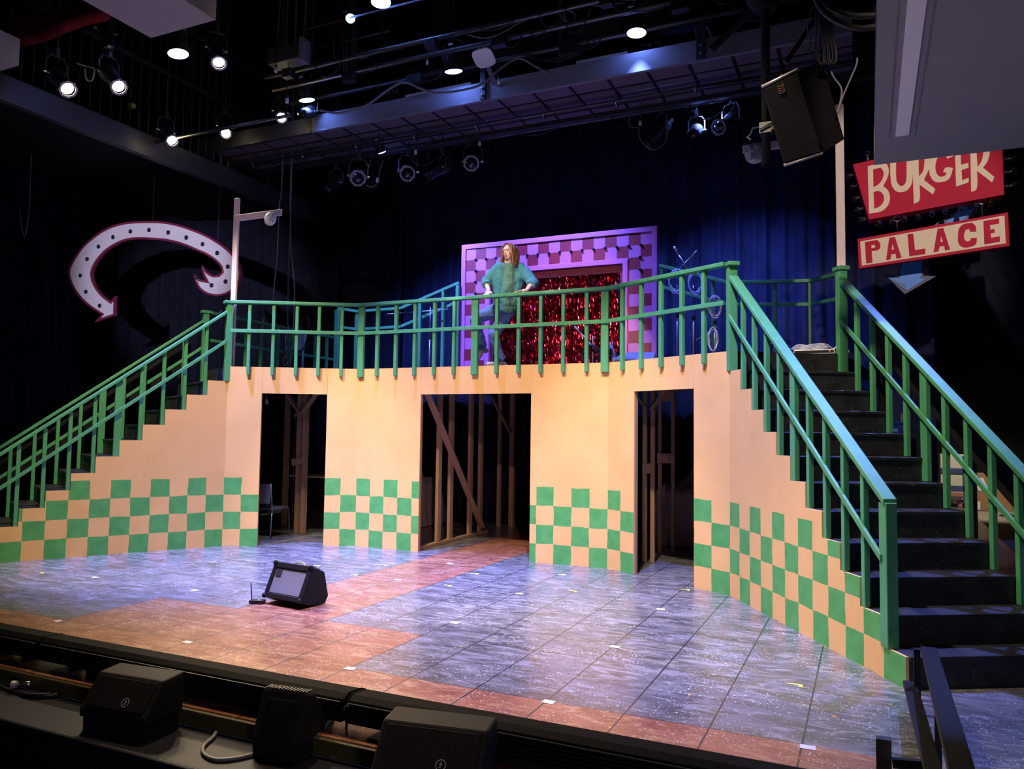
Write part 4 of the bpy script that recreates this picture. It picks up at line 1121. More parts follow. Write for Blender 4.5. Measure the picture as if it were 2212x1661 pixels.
# dark dimmer box in the left rig
a = atd(625, 122, 11.6)
bxo = thing('rig_box', 'dark equipment box hung in the rig above the left bridge end', 'equipment box', a)
MB().box(a, (.62, .25, .24)).build('case', M['rig_steel'], bxo, bevel=.01)
for s in (-1, 1): MB().cyl(a+V(.25*s, 0, .12), a+V(.25*s+.05, 0, 1.0), .008, n=6).build('strap', M['grey_cable'], bxo)
MB().box(a+V(.33, -.05, 0), (.05, .2, .34)).build('end_plate', M['frame_grey'], bxo)

# ---------------------------------------------------------------- hung loudspeaker, its pole and cables
def hexa_box(f4, back): return MB().hexa([Vector(p) for p in f4], [Vector(p)+Vector(back) for p in f4])
dS = 6.9
f4 = [atd(1645, 188, dS), atd(1723, 150, dS-.10), atd(1777, 331, dS+.12), atd(1693, 357, dS+.22)]
bk = atd(1776, 132, dS+.42)-f4[1]
hs = thing('hung_loudspeaker', 'black loudspeaker tilted down on a pole below the right rig', 'loudspeaker', sum(f4, Vector())/4)
hexa_box(f4, bk).build('cabinet', M['tolex'], hs, bevel=.012)
fn = -(f4[1]-f4[0]).cross(f4[3]-f4[0]).normalized()
if fn.dot(CAM_P-f4[0]) < 0: fn = -fn
mid = sum(f4, Vector())/4
g4 = [mid+(p-mid)*.94+fn*.004 for p in f4]
MB().hexa(g4, [p+fn*.012 for p in g4]).build('grille', M['grille'], hs, bevel=.006)
ex = (f4[1]-f4[0]).normalized(); ey = (f4[0]-f4[3]).normalized()
bd = f4[0].lerp(f4[1], .47)-ey*.085+fn*.02
lg = MB()
for k in range(4):
    zz = .03-.02*k
    lg.beam(bd-ex*.02+ey*zz, bd+ey*(zz-.010), .006, .004, fn); lg.beam(bd+ey*(zz-.010), bd+ex*.02+ey*zz, .006, .004, fn)
lg.beam(bd-ex*.023+ey*.04, bd-ex*.023-ey*.04, .004, .004, fn); lg.beam(bd+ex*.023+ey*.04, bd+ex*.023-ey*.04, .004, .004, fn)
lg.build('badge', M['brass'], hs)
for a, b, nm in ((f4[0], f4[1], 'top_edge'), (f4[3], f4[2], 'bottom_edge')):
    MB().cyl(a+fn*.004, b+fn*.004, .014, n=10).build(nm, M['frame_grey'], hs, smooth=True)
pb = atd(1655, 357, 7.3)
MB().beam(V(pb.x, pb.y, atd(1655, 277, 7.3).z), mid+V(0, .12, 0), .04, .04).build('mounting_bracket', M['rig_steel'], hs)
po = thing('speaker_pole', 'vertical black pipe holding the hung loudspeaker', 'pipe', pb)
MB().lathe([(.030, 0), (.042, 0), (.042, 5), (.030, 5)], pb, (0, 0, 1), 18, cap=False).build('pipe', M['black_paint'], po, smooth=True)
MB().lathe([(.10, 0), (.17, .10), (.17, .4)], V(pb.x, pb.y, atd(1662, 10, 7.3).z), (0, 0, 1), 20).build('flange', M['black_paint'], po)
cz_ = atd(1655, 277, 7.3).z
MB().box((pb.x, pb.y, cz_), (.11, .11, .10)).build('clamp', M['rig_steel'], po)
MB().cyl(V(pb.x-.05, pb.y-.07, cz_-.02), V(pb.x+.07, pb.y-.07, cz_+.03), .008, n=6).build('clamp_bolt', M['chrome'], po)
MB().tube([V(pb.x-.05, pb.y, cz_+.03), V(pb.x-.12, pb.y, cz_+.03), V(pb.x-.14, pb.y, cz_-.03), V(pb.x-.17, pb.y, cz_-.05), V(pb.x-.14, pb.y, cz_-.08)], .008, 6).build('clamp_arm', M['chrome'], po)
cable('speaker_cable', 'cable dropping behind the hung loudspeaker in a long V', pxc([(1785, 130), (1800, 165), (1817, 190), (1816, 215), (1808, 245), (1822, 205), (1848, 145), (1852, 125)], 7.3), .009, 'grey_cable')
rnd = random.Random(4)
for i in range(9):
    x = 1765+i*3.4
    cable('hanging_cable', 'black cable in the hanging bundle right of the pole', pxc([(1760+i*2, -20), (x-2, 30), (x-3+rnd.uniform(-4, 4), 80), (x+rnd.uniform(-3, 5), 120), (x+8, 140), (x+12+rnd.uniform(0, 6), 120), (x+8, 70), (1775+i*2, 20)], 7.0+.03*i), .007, 'cable', group='bundle of hanging cables')
cable('hanging_cable', 'pale looped cable at the left of the hanging bundle', pxc([(1758, 10), (1745, 50), (1750, 100), (1744, 110), (1752, 111), (1760, 88), (1764, 40)], 6.95), .007, 'grey_cable')
for pts_, lb in (([(1758, -15), (1775, 20), (1805, 45), (1850, 60), (1893, 58)], 'lower thick black cable curving into the right soffit'), ([(1770, -15), (1790, 12), (1820, 28), (1850, 34), (1893, 33)], 'upper thick black cable curving into the right soffit')):
    cable('feeder_cable', lb, pxc(pts_, 5.6), .022, 'cable')
tag(MB().beam(atd(1698, 136, 7.6), atd(1800, -18, 7.6), .03, .045).build('stay_bar', M['pipe']), 'slanting grey bar left of the hanging cable bundle', 'bar')
tag(MB().beam(atd(1535, 110, 9.4), atd(1650, -5, 9.4), .09, .07).build('strut', M['rig_steel']), 'dark slanting strut below the large unlit spotlight', 'strut')
tag(MB().beam(V(*atd(1866, 170, 8.6)), V(*atd(1866, 170, 8.6))+V(0, 0, 4), .22, .12, (0, 1, 0)).build('hanging_post', M['black_paint']), 'black square post left of the right soffit', 'post')


# cable loops tied along the battens
rnd = random.Random(9)
for k in range(26):
    yb, zb_ = ((4.24, 7.0), (4.62, 7.0), (5.13, 7.0), (6.52, 6.46))[k % 4]
    x0 = rnd.uniform(-3.2, 4.2); L = rnd.uniform(.25, 1.1); dp = rnd.uniform(.06, .32)
    cable('rig_cable', 'black cable loop tied along the lighting battens', [V(x0, yb-.03, zb_), V(x0+L*.25, yb-.04, zb_-dp*.8), V(x0+L*.55, yb-.05, zb_-dp), V(x0+L*.85, yb-.04, zb_-dp*.6), V(x0+L, yb-.03, zb_)], .008, 'cable', group='cable loops on the battens')
for k in range(10):
    yb = (4.24, 4.62, 5.13)[k % 3]; xx = -2.9+k*.82
    tag(MB().box((xx, yb-.07, 6.93-.05*(k % 2)), (.16+.05*(k % 3), .12, .13)).build('rig_box', M['lamp_black'], bevel=.008), 'small black junction box clamped along the lighting battens', 'junction box', 'junction boxes on the battens')
# ---------------------------------------------------------------- footlight bars along the stage edge
def light_bar(name, label, x0, x1):
    r = thing(name, label, 'light bar', ((x0+x1)/2, -.87, 0))
    y0, y1 = -.99, -.78
    prof = [(y0, .055), (y1-.02, .05), (y1, .08), (y1, .165), (y1-.03, .19), (y0+.05, .20), (y0+.01, .175), (y0, .13)]
    MB().hexa([V(x0, y, z) for y, z in prof], [V(x1, y, z) for y, z in prof]).build('housing', M['bar_black'], r, bevel=.004, seg=1)
    fins = MB()
    for k in range(5): fins.box(((x0+x1)/2, y0+.004-.012*0, .075+.022*k), (x1-x0-.02, .016, .006))
    fins.build('fins', M['lamp_black'], r)
    MB().box(((x0+x1)/2, -.90, .030), ((x1-x0)*.66, .10, .058)).build('skirt', M['black_paint'], r)
    for xe, s in ((x0, -1), (x1, 1)):
        MB().hexa([V(xe, y*1.0, z) for y, z in prof], [V(xe+s*.012, y, z+.006) for y, z in prof]).build('end_cap', M['bar_black'], r)
    for f in (.09, .91):
        xc = x0+(x1-x0)*f
        ft = MB().plate([V(xc-.07, -.885, .10), V(xc+.07, -.885, .10), V(xc+.05, -.885, .03), V(xc+.07, -.885, .008), V(xc-.07, -.885, .008), V(xc-.05, -.885, .03)], (0, .02, 0)).build('foot', M['black_paint'], r)
        MB().box((xc, -.885, .005), (.16, .24, .008)).build('base_plate', M['rig_steel'], ft)
        MB().cyl((xc-.02, -.90, .06), (xc-.02, -.93, .06), .018, n=10).build('knob', M['chrome'], ft)
    return r
light_bar('footlight_bar', 'black footlight bar at the left end of the stage edge', -3.02, -.415)
light_bar('footlight_bar', 'black footlight bar along the stage edge behind the first two floor monitors', -.395, 2.17)
light_bar('footlight_bar', 'black footlight bar along the stage edge behind the rightmost floor monitor', 2.21, 4.76)

# ---------------------------------------------------------------- floor monitors
AP = -.10
def wedge(name, label, a, b, depth, hgt, lean, base, grille_side=True, badge=True, bz=.10, front=False):
    """wedge loudspeaker; a -> b is the bottom edge nearest the house, left to right"""
    a = Vector(a); b = Vector(b); d = (b-a).normalized(); n = V(-d.y, d.x, 0)
    r = thing(name, label, 'floor monitor', (a+b)/2)
    L = (b-a).length
    if base:
        MB().hexa([a+n*.02+d*.01, b+n*.02-d*.01, b+n*(depth-.02)-d*.01, a+n*(depth-.02)+d*.01], [p+V(0, 0, bz) for p in (a+n*.02+d*.01, b+n*.02-d*.01, b+n*(depth-.02)-d*.01, a+n*(depth-.02)+d*.01)]).build('plinth', M['black_paint'], r, bevel=.006)
    z = V(0, 0, bz if base else 0)
    prof = [(0, 0), (depth, 0), (depth+.01, hgt*.45), (lean+.16, hgt), (lean, hgt-.012), (0, .05)]
    MB().hexa([a+n*y+z+V(0, 0, h) for y, h in prof], [b+n*y+z+V(0, 0, h) for y, h in prof]).build('cabinet', M['tolex'], r, bevel=.012)
    p0, p1 = a+z+V(0, 0, .05), a+n*lean+z+V(0, 0, hgt-.012)
    fu = (p1-p0).normalized(); fn_ = d.cross(fu); fn_ = fn_ if fn_.dot(CAM_P-p0) > 0 else -fn_
    h = (p1-p0).length
    q = [p0+d*.03+fu*.02, p0+d*(L-.03)+fu*.02, p0+d*(L-.03)+fu*(h-.02), p0+d*.03+fu*(h-.02)]
    MB().hexa([x+fn_*.002 for x in q], [x+fn_*.010 for x in q]).build('grille', M['grille'], r, bevel=.004)
    if badge:
        c = p0+d*(L*.64)+fu*(h*.30)+fn_*.012
        bg = MB().lathe([(.026, 0), (.026, .002), (.022, .002), (.022, 0)], c, fn_, 24, cap=False).build('badge', M['badge'], r)
        mb = MB(); mb.beam(c-fu*.012, c+fu*.016, .004, .003, fn_); mb.beam(c-d*.008+fu*.006, c+d*.008+fu*.006, .004, .003, fn_); mb.beam(c-d*.006-fu*.012, c, .003, .003, fn_)
        mb.build('emblem', M['badge'], bg)
    return r
def zz(x, y, z=AP): return atz(x, y, z)
wl_a, wl_b = V(.730, -1.455, AP), V(1.150, -1.415, AP)
wedge('floor_monitor', 'black floor monitor on a plinth, leftmost in front of the stage edge', V(.64, -1.44, AP), V(1.135, -1.40, AP), .29, .235, .13, True, bz=.085)
# second monitor shows its padded back to the house
r = thing('floor_monitor', 'black floor monitor showing its ribbed back, second from the left before the stage edge', 'floor monitor', (1.95, -1.2, AP))
a, b = V(1.80, -1.30, AP), V(2.09, -1.27, AP); d = (b-a).normalized(); n = V(-d.y, d.x, 0)
prof = [(.03, .0), (.36, .0), (.40, .10), (.17, .335), (.12, .345), (.02, .12)]
MB().hexa([a+n*y+V(0, 0, h) for y, h in prof], [b+n*y+V(0, 0, h) for y, h in prof]).build('cabinet', M['tolex'], r, bevel=.014)
p0 = a+n*.02+V(0, 0, .12); p1 = a+n*.12+V(0, 0, .345); fu = (p1-p0).normalized(); fn_ = d.cross(fu); fn_ = fn_ if fn_.dot(CAM_P-p0) > 0 else -fn_
L = (b-a).length; h = (p1-p0).length
q = [p0+d*.05+fu*.03, p0+d*(L-.05)+fu*.03, p0+d*(L-.05)+fu*(h-.05), p0+d*.05+fu*(h-.05)]
MB().hexa([x-fn_*.004 for x in q], [x+fn_*.006 for x in q]).build('rear_panel', M['black_paint'], r, bevel=.004)
rib = MB()
for k in range(14):
    t = .02+(L-.04)*k/13
    rib.box(a+d*t+n*.145+V(0, 0, .345), (.009, .05, .010))
rib.build('ribbed_handle', M['rig_steel'], r)
wedge('floor_monitor', 'black floor monitor cut by the bottom edge of the photo, rightmost of the three', V(2.66, -1.42, AP), V(3.20, -1.33, AP), .33, .27, .15, True, bz=.085)

def fcable(name, label, l, z, r=.011, m='cable'):
    return cable(name, label, [zz(x, y, z) for x, y in l], r, m, 'cable', 8)
fcable('speaker_cable', 'grey cable snaking on the apron between the first and second floor monitors', [(404, 1556), (440, 1553), (468, 1568), (462, 1590), (440, 1612), (442, 1630), (470, 1641), (520, 1636), (572, 1622)], AP+.012, .011, 'grey_cable')
cable('speaker_cable', 'cable looping off the right side of the second floor monitor', [V(2.22, -.98, .16), zz(705, 1565, .02), zz(700, 1600, -.05), zz(715, 1630, AP+.02), zz(745, 1636, AP+.012), zz(790, 1625, AP+.012), zz(830, 1610, AP+.012)], .010, 'grey_cable')
cable('speaker_cable', 'thin cable dropping behind the second floor monitor to the bar foot', [zz(752, 1545, .08), zz(748, 1580, .02), zz(758, 1608, AP+.02), zz(780, 1622, AP+.012)], .008, 'cable')
fcable('speaker_cable', 'short cable under the front of the second floor monitor', [(572, 1605), (565, 1615), (590, 1625), (628, 1631)], AP+.01, .008, 'cable')
cc = zz(86, 1492); pts = []
for i in range(60):
    t = 2*pi*i/15; rr = .15+.03*sin(i*.9)
    pts.append(cc+V(rr*cos(t)*1.3, rr*sin(t)*.75, .012+.003*(i//15)+.006*sin(i)))
cable('coiled_cable', 'coiled black cable with a silver plug on the apron at the lower left', pts, .009, 'cable', sub=2)
pA = zz(36, 1478, AP+.05)
pl_ = MB().cyl(pA, pA+V(.10, .03, .01), .016, n=10).build('connector', M['chrome'], None, smooth=True)
MB().cyl(pA-V(.03, .01, 0), pA, .022, n=10).build('collar', M['white_plastic'], pl_)
tag(pl_, 'silver cable connector lying on the coiled cable at the lower left', 'plug')
cable('power_cable', 'cable running in from the left edge to the coil on the apron', [zz(-5, 1478, AP+.01), zz(18, 1490, AP+.01), zz(45, 1498, AP+.01)], .010, 'cable')

# ---------------------------------------------------------------- combo amplifier on the stage and its receiver
am = thing('combo_amplifier', 'small black combo amplifier with grey grille tilted back on the stage floor', 'amplifier', (-.15, 1.4, 0))
A = V(-.455, 1.29, .012); Bq = V(.045, 1.225, .012); d = (Bq-A).normalized(); n = V(-d.y, d.x, 0); L = (Bq-A).length
tl = radians(24)
fu = n*sin(tl)+V(0, 0, cos(tl)); fb = n*cos(tl)-V(0, 0, sin(tl))
hgt, dep = .345, .27
o0 = A+V(0, 0, dep*sin(tl)*.45)
c8 = [o0, o0+d*L, o0+d*L+fb*dep*.42, o0+fb*dep*.42]
F4 = [o0, o0+d*L, o0+d*L+fu*hgt, o0+fu*hgt]
prof = [V(0, 0, 0)]
sec = lambda p: [p, p+fb*(dep*.40), p+n*(dep*1.15)-V(0, 0, p.z-.006), p+n*(dep*1.3)+V(0, 0, .06-p.z+.012), p+fu*hgt+fb*dep*.62, p+fu*hgt]
MB().hexa(sec(o0), sec(o0+d*L)).build('cabinet', M['tolex'], am, bevel=.010)
q = lambda x, y, e=0: o0+d*x+fu*y-fb*e
MB().hexa([q(.045, .05, -.004), q(L-.045, .05, -.004), q(L-.045, hgt-.06, -.004), q(.045, hgt-.06, -.004)], [q(.045, .05, .006), q(L-.045, .05, .006), q(L-.045, hgt-.06, .006), q(.045, hgt-.06, .006)]).build('grille_cloth', mat('amp_grille', (.42, .42, .52), .45, .5, var=.5, scale=220), am, bevel=.003)
for (x0, y0, x1, y1) in ((.0, .0, L, .045), (0, hgt-.055, L, hgt), (0, 0, .042, hgt), (L-.042, 0, L, hgt)):
    MB().hexa([q(x0, y0, 0), q(x1, y0, 0), q(x1, y1, 0), q(x0, y1, 0)], [q(x0, y0, .018), q(x1, y0, .018), q(x1, y1, .018), q(x0, y1, .018)]).build('edge_rail', M['lamp_black'], am, bevel=.006)
for x in (0.012, L-.012):
    for y in (.012, hgt-.012):
        MB().ball(q(x, y, .014), .024, 8, 6).build('corner', M['chrome'] if False else M['black_paint'], am, smooth=True)
MB().hexa([q(.06, hgt-.135, .006), q(.135, hgt-.135, .006), q(.135, hgt-.07, .006), q(.06, hgt-.07, .006)], [q(.06, hgt-.135, .014), q(.135, hgt-.135, .014), q(.135, hgt-.07, .014), q(.06, hgt-.07, .014)]).build('badge', M['rig_steel'], am, bevel=.003)
for k in range(5):
    MB().cyl(o0+d*(L-.06-k*.0)+fu*(hgt)+fb*(.03+.028*k), o0+d*(L-.06)+fu*(hgt+.016)+fb*(.03+.028*k), .008, n=8).build('knob', M['rig_steel'], am)
MB().tube(smooth_path([o0+d*.18+fu*hgt+fb*.06, o0+d*.22+fu*(hgt+.03)+fb*.06, o0+d*.30+fu*(hgt+.03)+fb*.06, o0+d*.34+fu*hgt+fb*.06], 4), .008, 6).build('carry_handle', mat('straw_strap', (.5, .4, .15), .6), am)
rc_ = thing('wireless_receiver', 'tiny black receiver with an upright antenna beside the amplifier', 'receiver', (-.50, 1.25, 0))
MB().box((-.50, 1.25, .018), (.14, .075, .034), Matrix.Rotation(.35, 3, 'Z')).build('case', M['lamp_black'], rc_, bevel=.004)
MB().cyl((-.555, 1.235, .03), (-.572, 1.235, .19), .005, n=6).build('antenna', M['cable'], rc_)
MB().box((-.47, 1.24, .037), (.03, .02, .004)).build('dial', M['badge'], rc_)

# ---------------------------------------------------------------- tape marks on the floor
wl = [((70.5, 1341.5), 'white paper label at the inner corner of the grey painted floor, lower left'), ((405, 1387), 'white paper label on the red floor left of the amplifier row'), ((756, 1444), 'white paper label where red floor meets grey, below the amplifier'),
      ((1185, 1516), 'white paper label on the red and grey border in the lower middle'), ((1745, 1614), 'white paper label on the red and grey border near the black handrail'), ((982, 1345), 'white paper label alone in the middle of the grey floor'),
      ((1328, 1397), 'white paper label on the grey floor right of the middle'), ((1427, 1316), 'white paper label on the grey floor below the right doorway'), ((420, 1275), 'white paper label on the grey floor left of the amplifier'),
      ((1215, 1241), 'white paper label before the wall right of the widest doorway'), ((972, 1217), 'white paper label on the red path near the widest doorway'), ((860, 1252), 'white paper label in the middle of the red path'),
      ((205, 1247), 'white paper label before the left checked wall'), ((1123, 1282), 'white paper label on the grey floor right of the red path')]
wl[0] = ((125, 1341.5), wl[0][1])
for i, ((x, y), lab) in enumerate(wl):
    p = atz(x, y, .001)
    o = MB().box((p.x, p.y, .0015), (.078, .058, .002), Matrix.Rotation(.0+.2*((i*37) % 5-2)*.3, 3, 'Z')).build('paper_label', M['white_tape'])
    tag(o, lab, 'floor mark')
yl = [((685, 1222), 'yellow tape tick on the grey floor right above the amplifier'), ((766, 1241), 'yellow tape tick left of the red path above the amplifier'), ((831, 1220), 'yellow tape tick left of the red path nearer the wall'),
      ((1026, 1239), 'yellow tape tick right of the red path, farther one'), ((968, 1264), 'yellow tape tick right of the red path, nearer one'), ((1238, 1276), 'yellow tape tick on grey floor before the wall right of the widest doorway'),
      ((1480, 1273), 'yellow tape tick before the right doorway'), ((1717, 1478), 'yellow tape tick on the bare grey floor below the right checked wall'), ((91, 1237), 'yellow tape tick before the left checked wall'),
      ((650, 1228), 'yellow tape tick on the grey floor left above the amplifier'), ((2018, 1612), 'yellow tape tick seen between the black handrail bars')]
for i, ((x, y), lab) in enumerate(yl):
    p = atz(x, y, .001); rz = .4-.3*(i % 3)
    mb = MB().box((p.x, p.y, .0015), (.10, .022, .002), Matrix.Rotation(rz, 3, 'Z'))
    mb.box((p.x+.04, p.y-.028, .0015), (.022, .05, .002), Matrix.Rotation(rz, 3, 'Z'))
    tag(mb.build('spike_mark', M['yellow_tape']), lab, 'tape mark')

# ---------------------------------------------------------------- black handrail of the house steps, lower right
hr = thing('step_handrail', 'black flat handrail of the house steps at the lower right', 'handrail', (5.12, -.3, 0))
P1, P2 = V(5.165, .80, .395), V(5.13, -1.72, .395+.115)
MB().beam(P1, P2, .088, .03).build('top_rail', M['black_paint'], hr, bevel=.004)
Q1, Q2 = V(5.062, .90, .15), V(5.10, -1.50, .265)
MB().beam(Q1, Q2, .075, .03).build('lower_rail', M['black_paint'], hr, bevel=.004)
MB().beam((5.10, .80, .001), (5.10, .80, .39), .035, .05, (0, 1, 0)).build('post', M['black_paint'], hr)
MB().beam((5.15, -.05, .001), (5.15, -.05, .42), .03, .04, (0, 1, 0)).build('post', M['black_paint'], hr)
MB().beam((5.13, -1.2, -.09), (5.13, -1.2, .47), .035, .05, (0, 1, 0)).build('post', M['black_paint'], hr)
MB().cyl((5.15, -.02, .20), (5.18, -.02, .20), .012, n=8).build('bolt', M['rig_steel'], hr)
MB().beam((4.895, -.55, -.09), (4.895, -.55, .29), .065, .05, (0, 1, 0)).build('stub_post', mat('olive_black_paint', (.03, .032, .022), .5), hr, bevel=.003)
MB().beam((4.93, -.55, .185), (5.08, -.55, .20), .03, .04).build('cross_bar', M['black_paint'], hr)
# ---------------------------------------------------------------- things behind the doorways
ch = thing('stacking_chair', 'grey metal stacking chair just inside the left doorway', 'chair', (-3.62, 4.75, 0))
cx0, cy0 = -3.60, 4.85
mtl = mat('chair_steel', (.32, .31, .33), .35, .8); pad = mat('chair_fabric', (.10, .10, .12), .8)
for sx in (-.20, .20):
    MB().tube([V(cx0+sx, cy0-.20, .012), V(cx0+sx, cy0-.17, .44), V(cx0+sx, cy0+.20, .44), V(cx0+sx, cy0+.23, .012)], .010, 8).build('leg', mtl, ch, smooth=True)
    MB().tube([V(cx0+sx, cy0-.17, .40), V(cx0+sx, cy0-.19, .62), V(cx0+sx, cy0-.22, .84)], .010, 8).build('back_post', mtl, ch, smooth=True)
MB().box((cx0, cy0+.01, .455), (.40, .38, .03)).build('seat', pad, ch, bevel=.01)
MB().box((cx0, cy0-.21, .68), (.40, .02, .30), Matrix.Rotation(-.12, 3, 'X')).build('backrest', pad, ch, bevel=.01)
def sheet_heap(name, label, x0, x1, y0, y1, z, bump, seed):
    rnd = random.Random(seed); n = 16; vs = []; fs = []
    for j in range(n+1):
        for i in range(n+1):
            u, v_ = i/n, j/n
            x = x0+(x1-x0)*u; y = y0+(y1-y0)*v_
            e = min(u, 1-u, v_, 1-v_)
            h = z*min(1, e*9)**.35 if e > 0 else .01
            h += bump*max(0, noise.noise((x*2.2, y*2.2, seed)))*min(1, e*5)
            k = 1 if e > 0 else 1.04
            wv = .03*sin(i*2.1+j*1.7) if e < .13 else 0
            vs.append(V((x0+x1)/2+(x-(x0+x1)/2)*k+wv, (y0+y1)/2+(y-(y0+y1)/2)*k+wv, max(h, .012)))
    for j in range(n):
        for i in range(n): fs.append((j*(n+1)+i, j*(n+1)+i+1, (j+1)*(n+1)+i+1, (j+1)*(n+1)+i))
    o = MB().add(vs, fs).build(name, M['sheet'], None, smooth=True)
    return tag(o, label, 'dust sheet')
sheet_heap('dust_sheet', 'pale dust sheet draped over furniture behind the right doorway', 1.85, 3.25, 7.0, 8.1, .85, .75, 3)
sheet_heap('dust_sheet', 'pale dust sheet draped over a table at the right side of the left doorway', -3.75, -2.2, 6.9, 8.0, .82, .5, 8)
tb = thing('side_table', 'low table with a white edge deep in the left doorway', 'table', (-4.9, 7.6, 0))
MB().box((-4.9, 7.6, .76), (1.2, .5, .03)).build('table_top', M['white_plastic'], tb)
for sx in (-.55, .55): MB().box((-4.9+sx, 7.6, .372), (.04, .4, .744)).build('leg', M['rig_steel'], tb)
ln = thing('floor_stand', 'thin stand topped by a pale blue cap in the left doorway', 'stand', (-4.25, 6.6, 0))
p = at(638, 896, 6.6)
MB().cyl((p.x, 6.6, .01), (p.x, 6.6, p.z-.03), .008, n=6).build('pole', M['grey_cable'], ln)
MB().ball((p.x, 6.6, p.z), (.03, .03, .045)).build('cap', M['blue_cable'], ln, smooth=True)
MB().cyl((p.x, 6.6, .002), (p.x, 6.6, .012), .12, n=20).build('base', M['black_paint'], ln)
pb_ = at(576, 866, 5.6)
tag(MB().lathe([(.012, 0), (.028, .03), (.03, .06), (.012, .09), (.003, .10), (.003, 2.50-pb_.z+.06)], pb_-V(0, 0, .06), (0, 0, 1), 12).build('hanging_bulb', M['white_plastic'], None, smooth=True), 'small white bulb hanging at the top left of the left doorway', 'bulb')

# ---------------------------------------------------------------- microphone stands with coiled cables
def coil(name, c, rx, rz, turns, m, parent, seed, r=.007, tilt=0.0):
    rnd = random.Random(seed); pts = []
    for i in range(turns*16):
        t = 2*pi*i/16; k = 1+.20*sin(i*.37+seed)+.08*sin(i*1.1)
        pts.append(c+V(rx*k*cos(t), .02*sin(i*.21+seed)+.02*(i/16-turns/2)/turns, rz*k*sin(t)-.03*(k-1)))
    return MB().tube(pts, r, 6).build(name, m, parent, smooth=True)
def mic_stand(name, label, px_base, Y, z_top, boom=None, coil_px=None, crx=.10, crz=.15, seed=1, foot=H, cm='cable', mic=True):
    p = at(px_base, 700, Y)
    r = thing(name, label, 'microphone stand', (p.x, Y, foot))
    MB().cyl((p.x, Y, foot+.012), (p.x, Y, foot+(z_top-foot)*.6), .012, n=8).build('lower_tube', M['mic_metal'], r, smooth=True)
    MB().cyl((p.x, Y, foot+(z_top-foot)*.58), (p.x, Y, z_top), .008, n=8).build('upper_tube', M['mic_metal'], r, smooth=True)
    MB().cyl((p.x, Y, foot+(z_top-foot)*.57), (p.x, Y, foot+(z_top-foot)*.62), .02, n=10).build('clutch', M['lamp_black'], r)
    for k in range(3):
        t = 2*pi*k/3+.4
        MB().cyl((p.x, Y, foot+.10), (p.x+.28*cos(t), Y+.28*sin(t), foot+.012), .009, n=6).build('leg', M['mic_metal'], r)
    if boom:
        a, b = at(*boom[0], Y), at(*boom[1], Y)
        bo = MB().cyl(a, b, .009, n=8).build('boom', M['mic_metal'], r, smooth=True)
        if mic:
            d = (b-a).normalized()
            MB().lathe([(.012, 0), (.016, .06), (.020, .10), (.016, .13), (.001, .14)], b-d*.04, d, 10).build('microphone', M['mic_metal'], bo, smooth=True)
    if coil_px:
        coil('coiled_cable', at(*coil_px, Y-.04), crx, crz, 5, M[cm], r, seed)
    return r
mic_stand('microphone_stand', 'microphone stand with raised boom leaning right, nearest the pink frame on the right', 1463, 5.8, 3.75, ((1450, 598), (1495, 553)), (1461, 612), .095, .16, 1, cm='blue_cable')
mic_stand('microphone_stand', 'microphone stand with boom leaning left and round cable coil, middle of the right group', 1498, 5.7, 3.66, ((1492, 592), (1463, 545)), (1500, 614), .085, .14, 2, cm='blue_cable')
mic_stand('microphone_stand', 'microphone stand with two hanging coils beside the right stair railing', 1544, 5.4, 3.46, ((1503, 735), (1550, 707)), (1543, 660), .075, .13, 3, cm='blue_cable', mic=False)
p = at(1540, 733, 5.35)
tag(MB().tube([p+V((.055+.012*sin(i*.9))*cos(2*pi*i/16), .01*sin(i), .15*sin(2*pi*i/16)) for i in range(64)], .007, 6).build('coiled_cable', M['blue_cable'], None, smooth=True), 'blue cable coil hanging low on the stand by the right stair railing', 'cable')
mic_stand('microphone_stand', 'low microphone stand with a dark coil in front of the red foil curtain', 1281, 6.2, 3.10, ((1300, 770), (1250, 715)), (1278, 764), .12, .15, 4)
mic_stand('microphone_stand', 'low microphone stand half hidden behind the thick railing post before the foil', 1323, 6.3, 3.02, ((1335, 772), (1316, 742)), (1320, 768), .06, .13, 5, cm='blue_cable', mic=False)
mic_stand('microphone_stand', 'microphone stand with a level boom left of the pink frame', 929, 7.3, 3.88, ((968, 668), (846, 678)), None, seed=6)
mic_stand('microphone_stand', 'microphone stand with a bundled dark coil behind the left balcony railing', 656, 6.5, 3.50, None, (659, 700), .085, .14, 7)
ms = thing('music_stand', 'pale blue music stand desk behind the left balcony railing', 'music stand', (at(640, 730, 6.7).x, 6.7, H))
q = at(640, 738, 6.7)
MB().box(q, (.40, .02, .34), Matrix.Rotation(-.3, 3, 'X')).build('desk', mat('pale_cyan_plastic', (.45, .70, .75), .5), ms)
MB().cyl((q.x, 6.72, H+.01), (q.x, 6.72, q.z), .012, n=8).build('pole', M['mic_metal'], ms)
MB().cyl((q.x, 6.72, H+.001), (q.x, 6.72, H+.015), .15, n=20).build('base', M['black_paint'], ms)
cable('white_cable', 'white cable hanging in a loop on the left side railing', [at(x, y, 6.4) for x, y in ((618, 725), (616, 745), (619, 762), (613, 776), (612, 788), (620, 787), (618, 768))], .009, 'white_plastic')
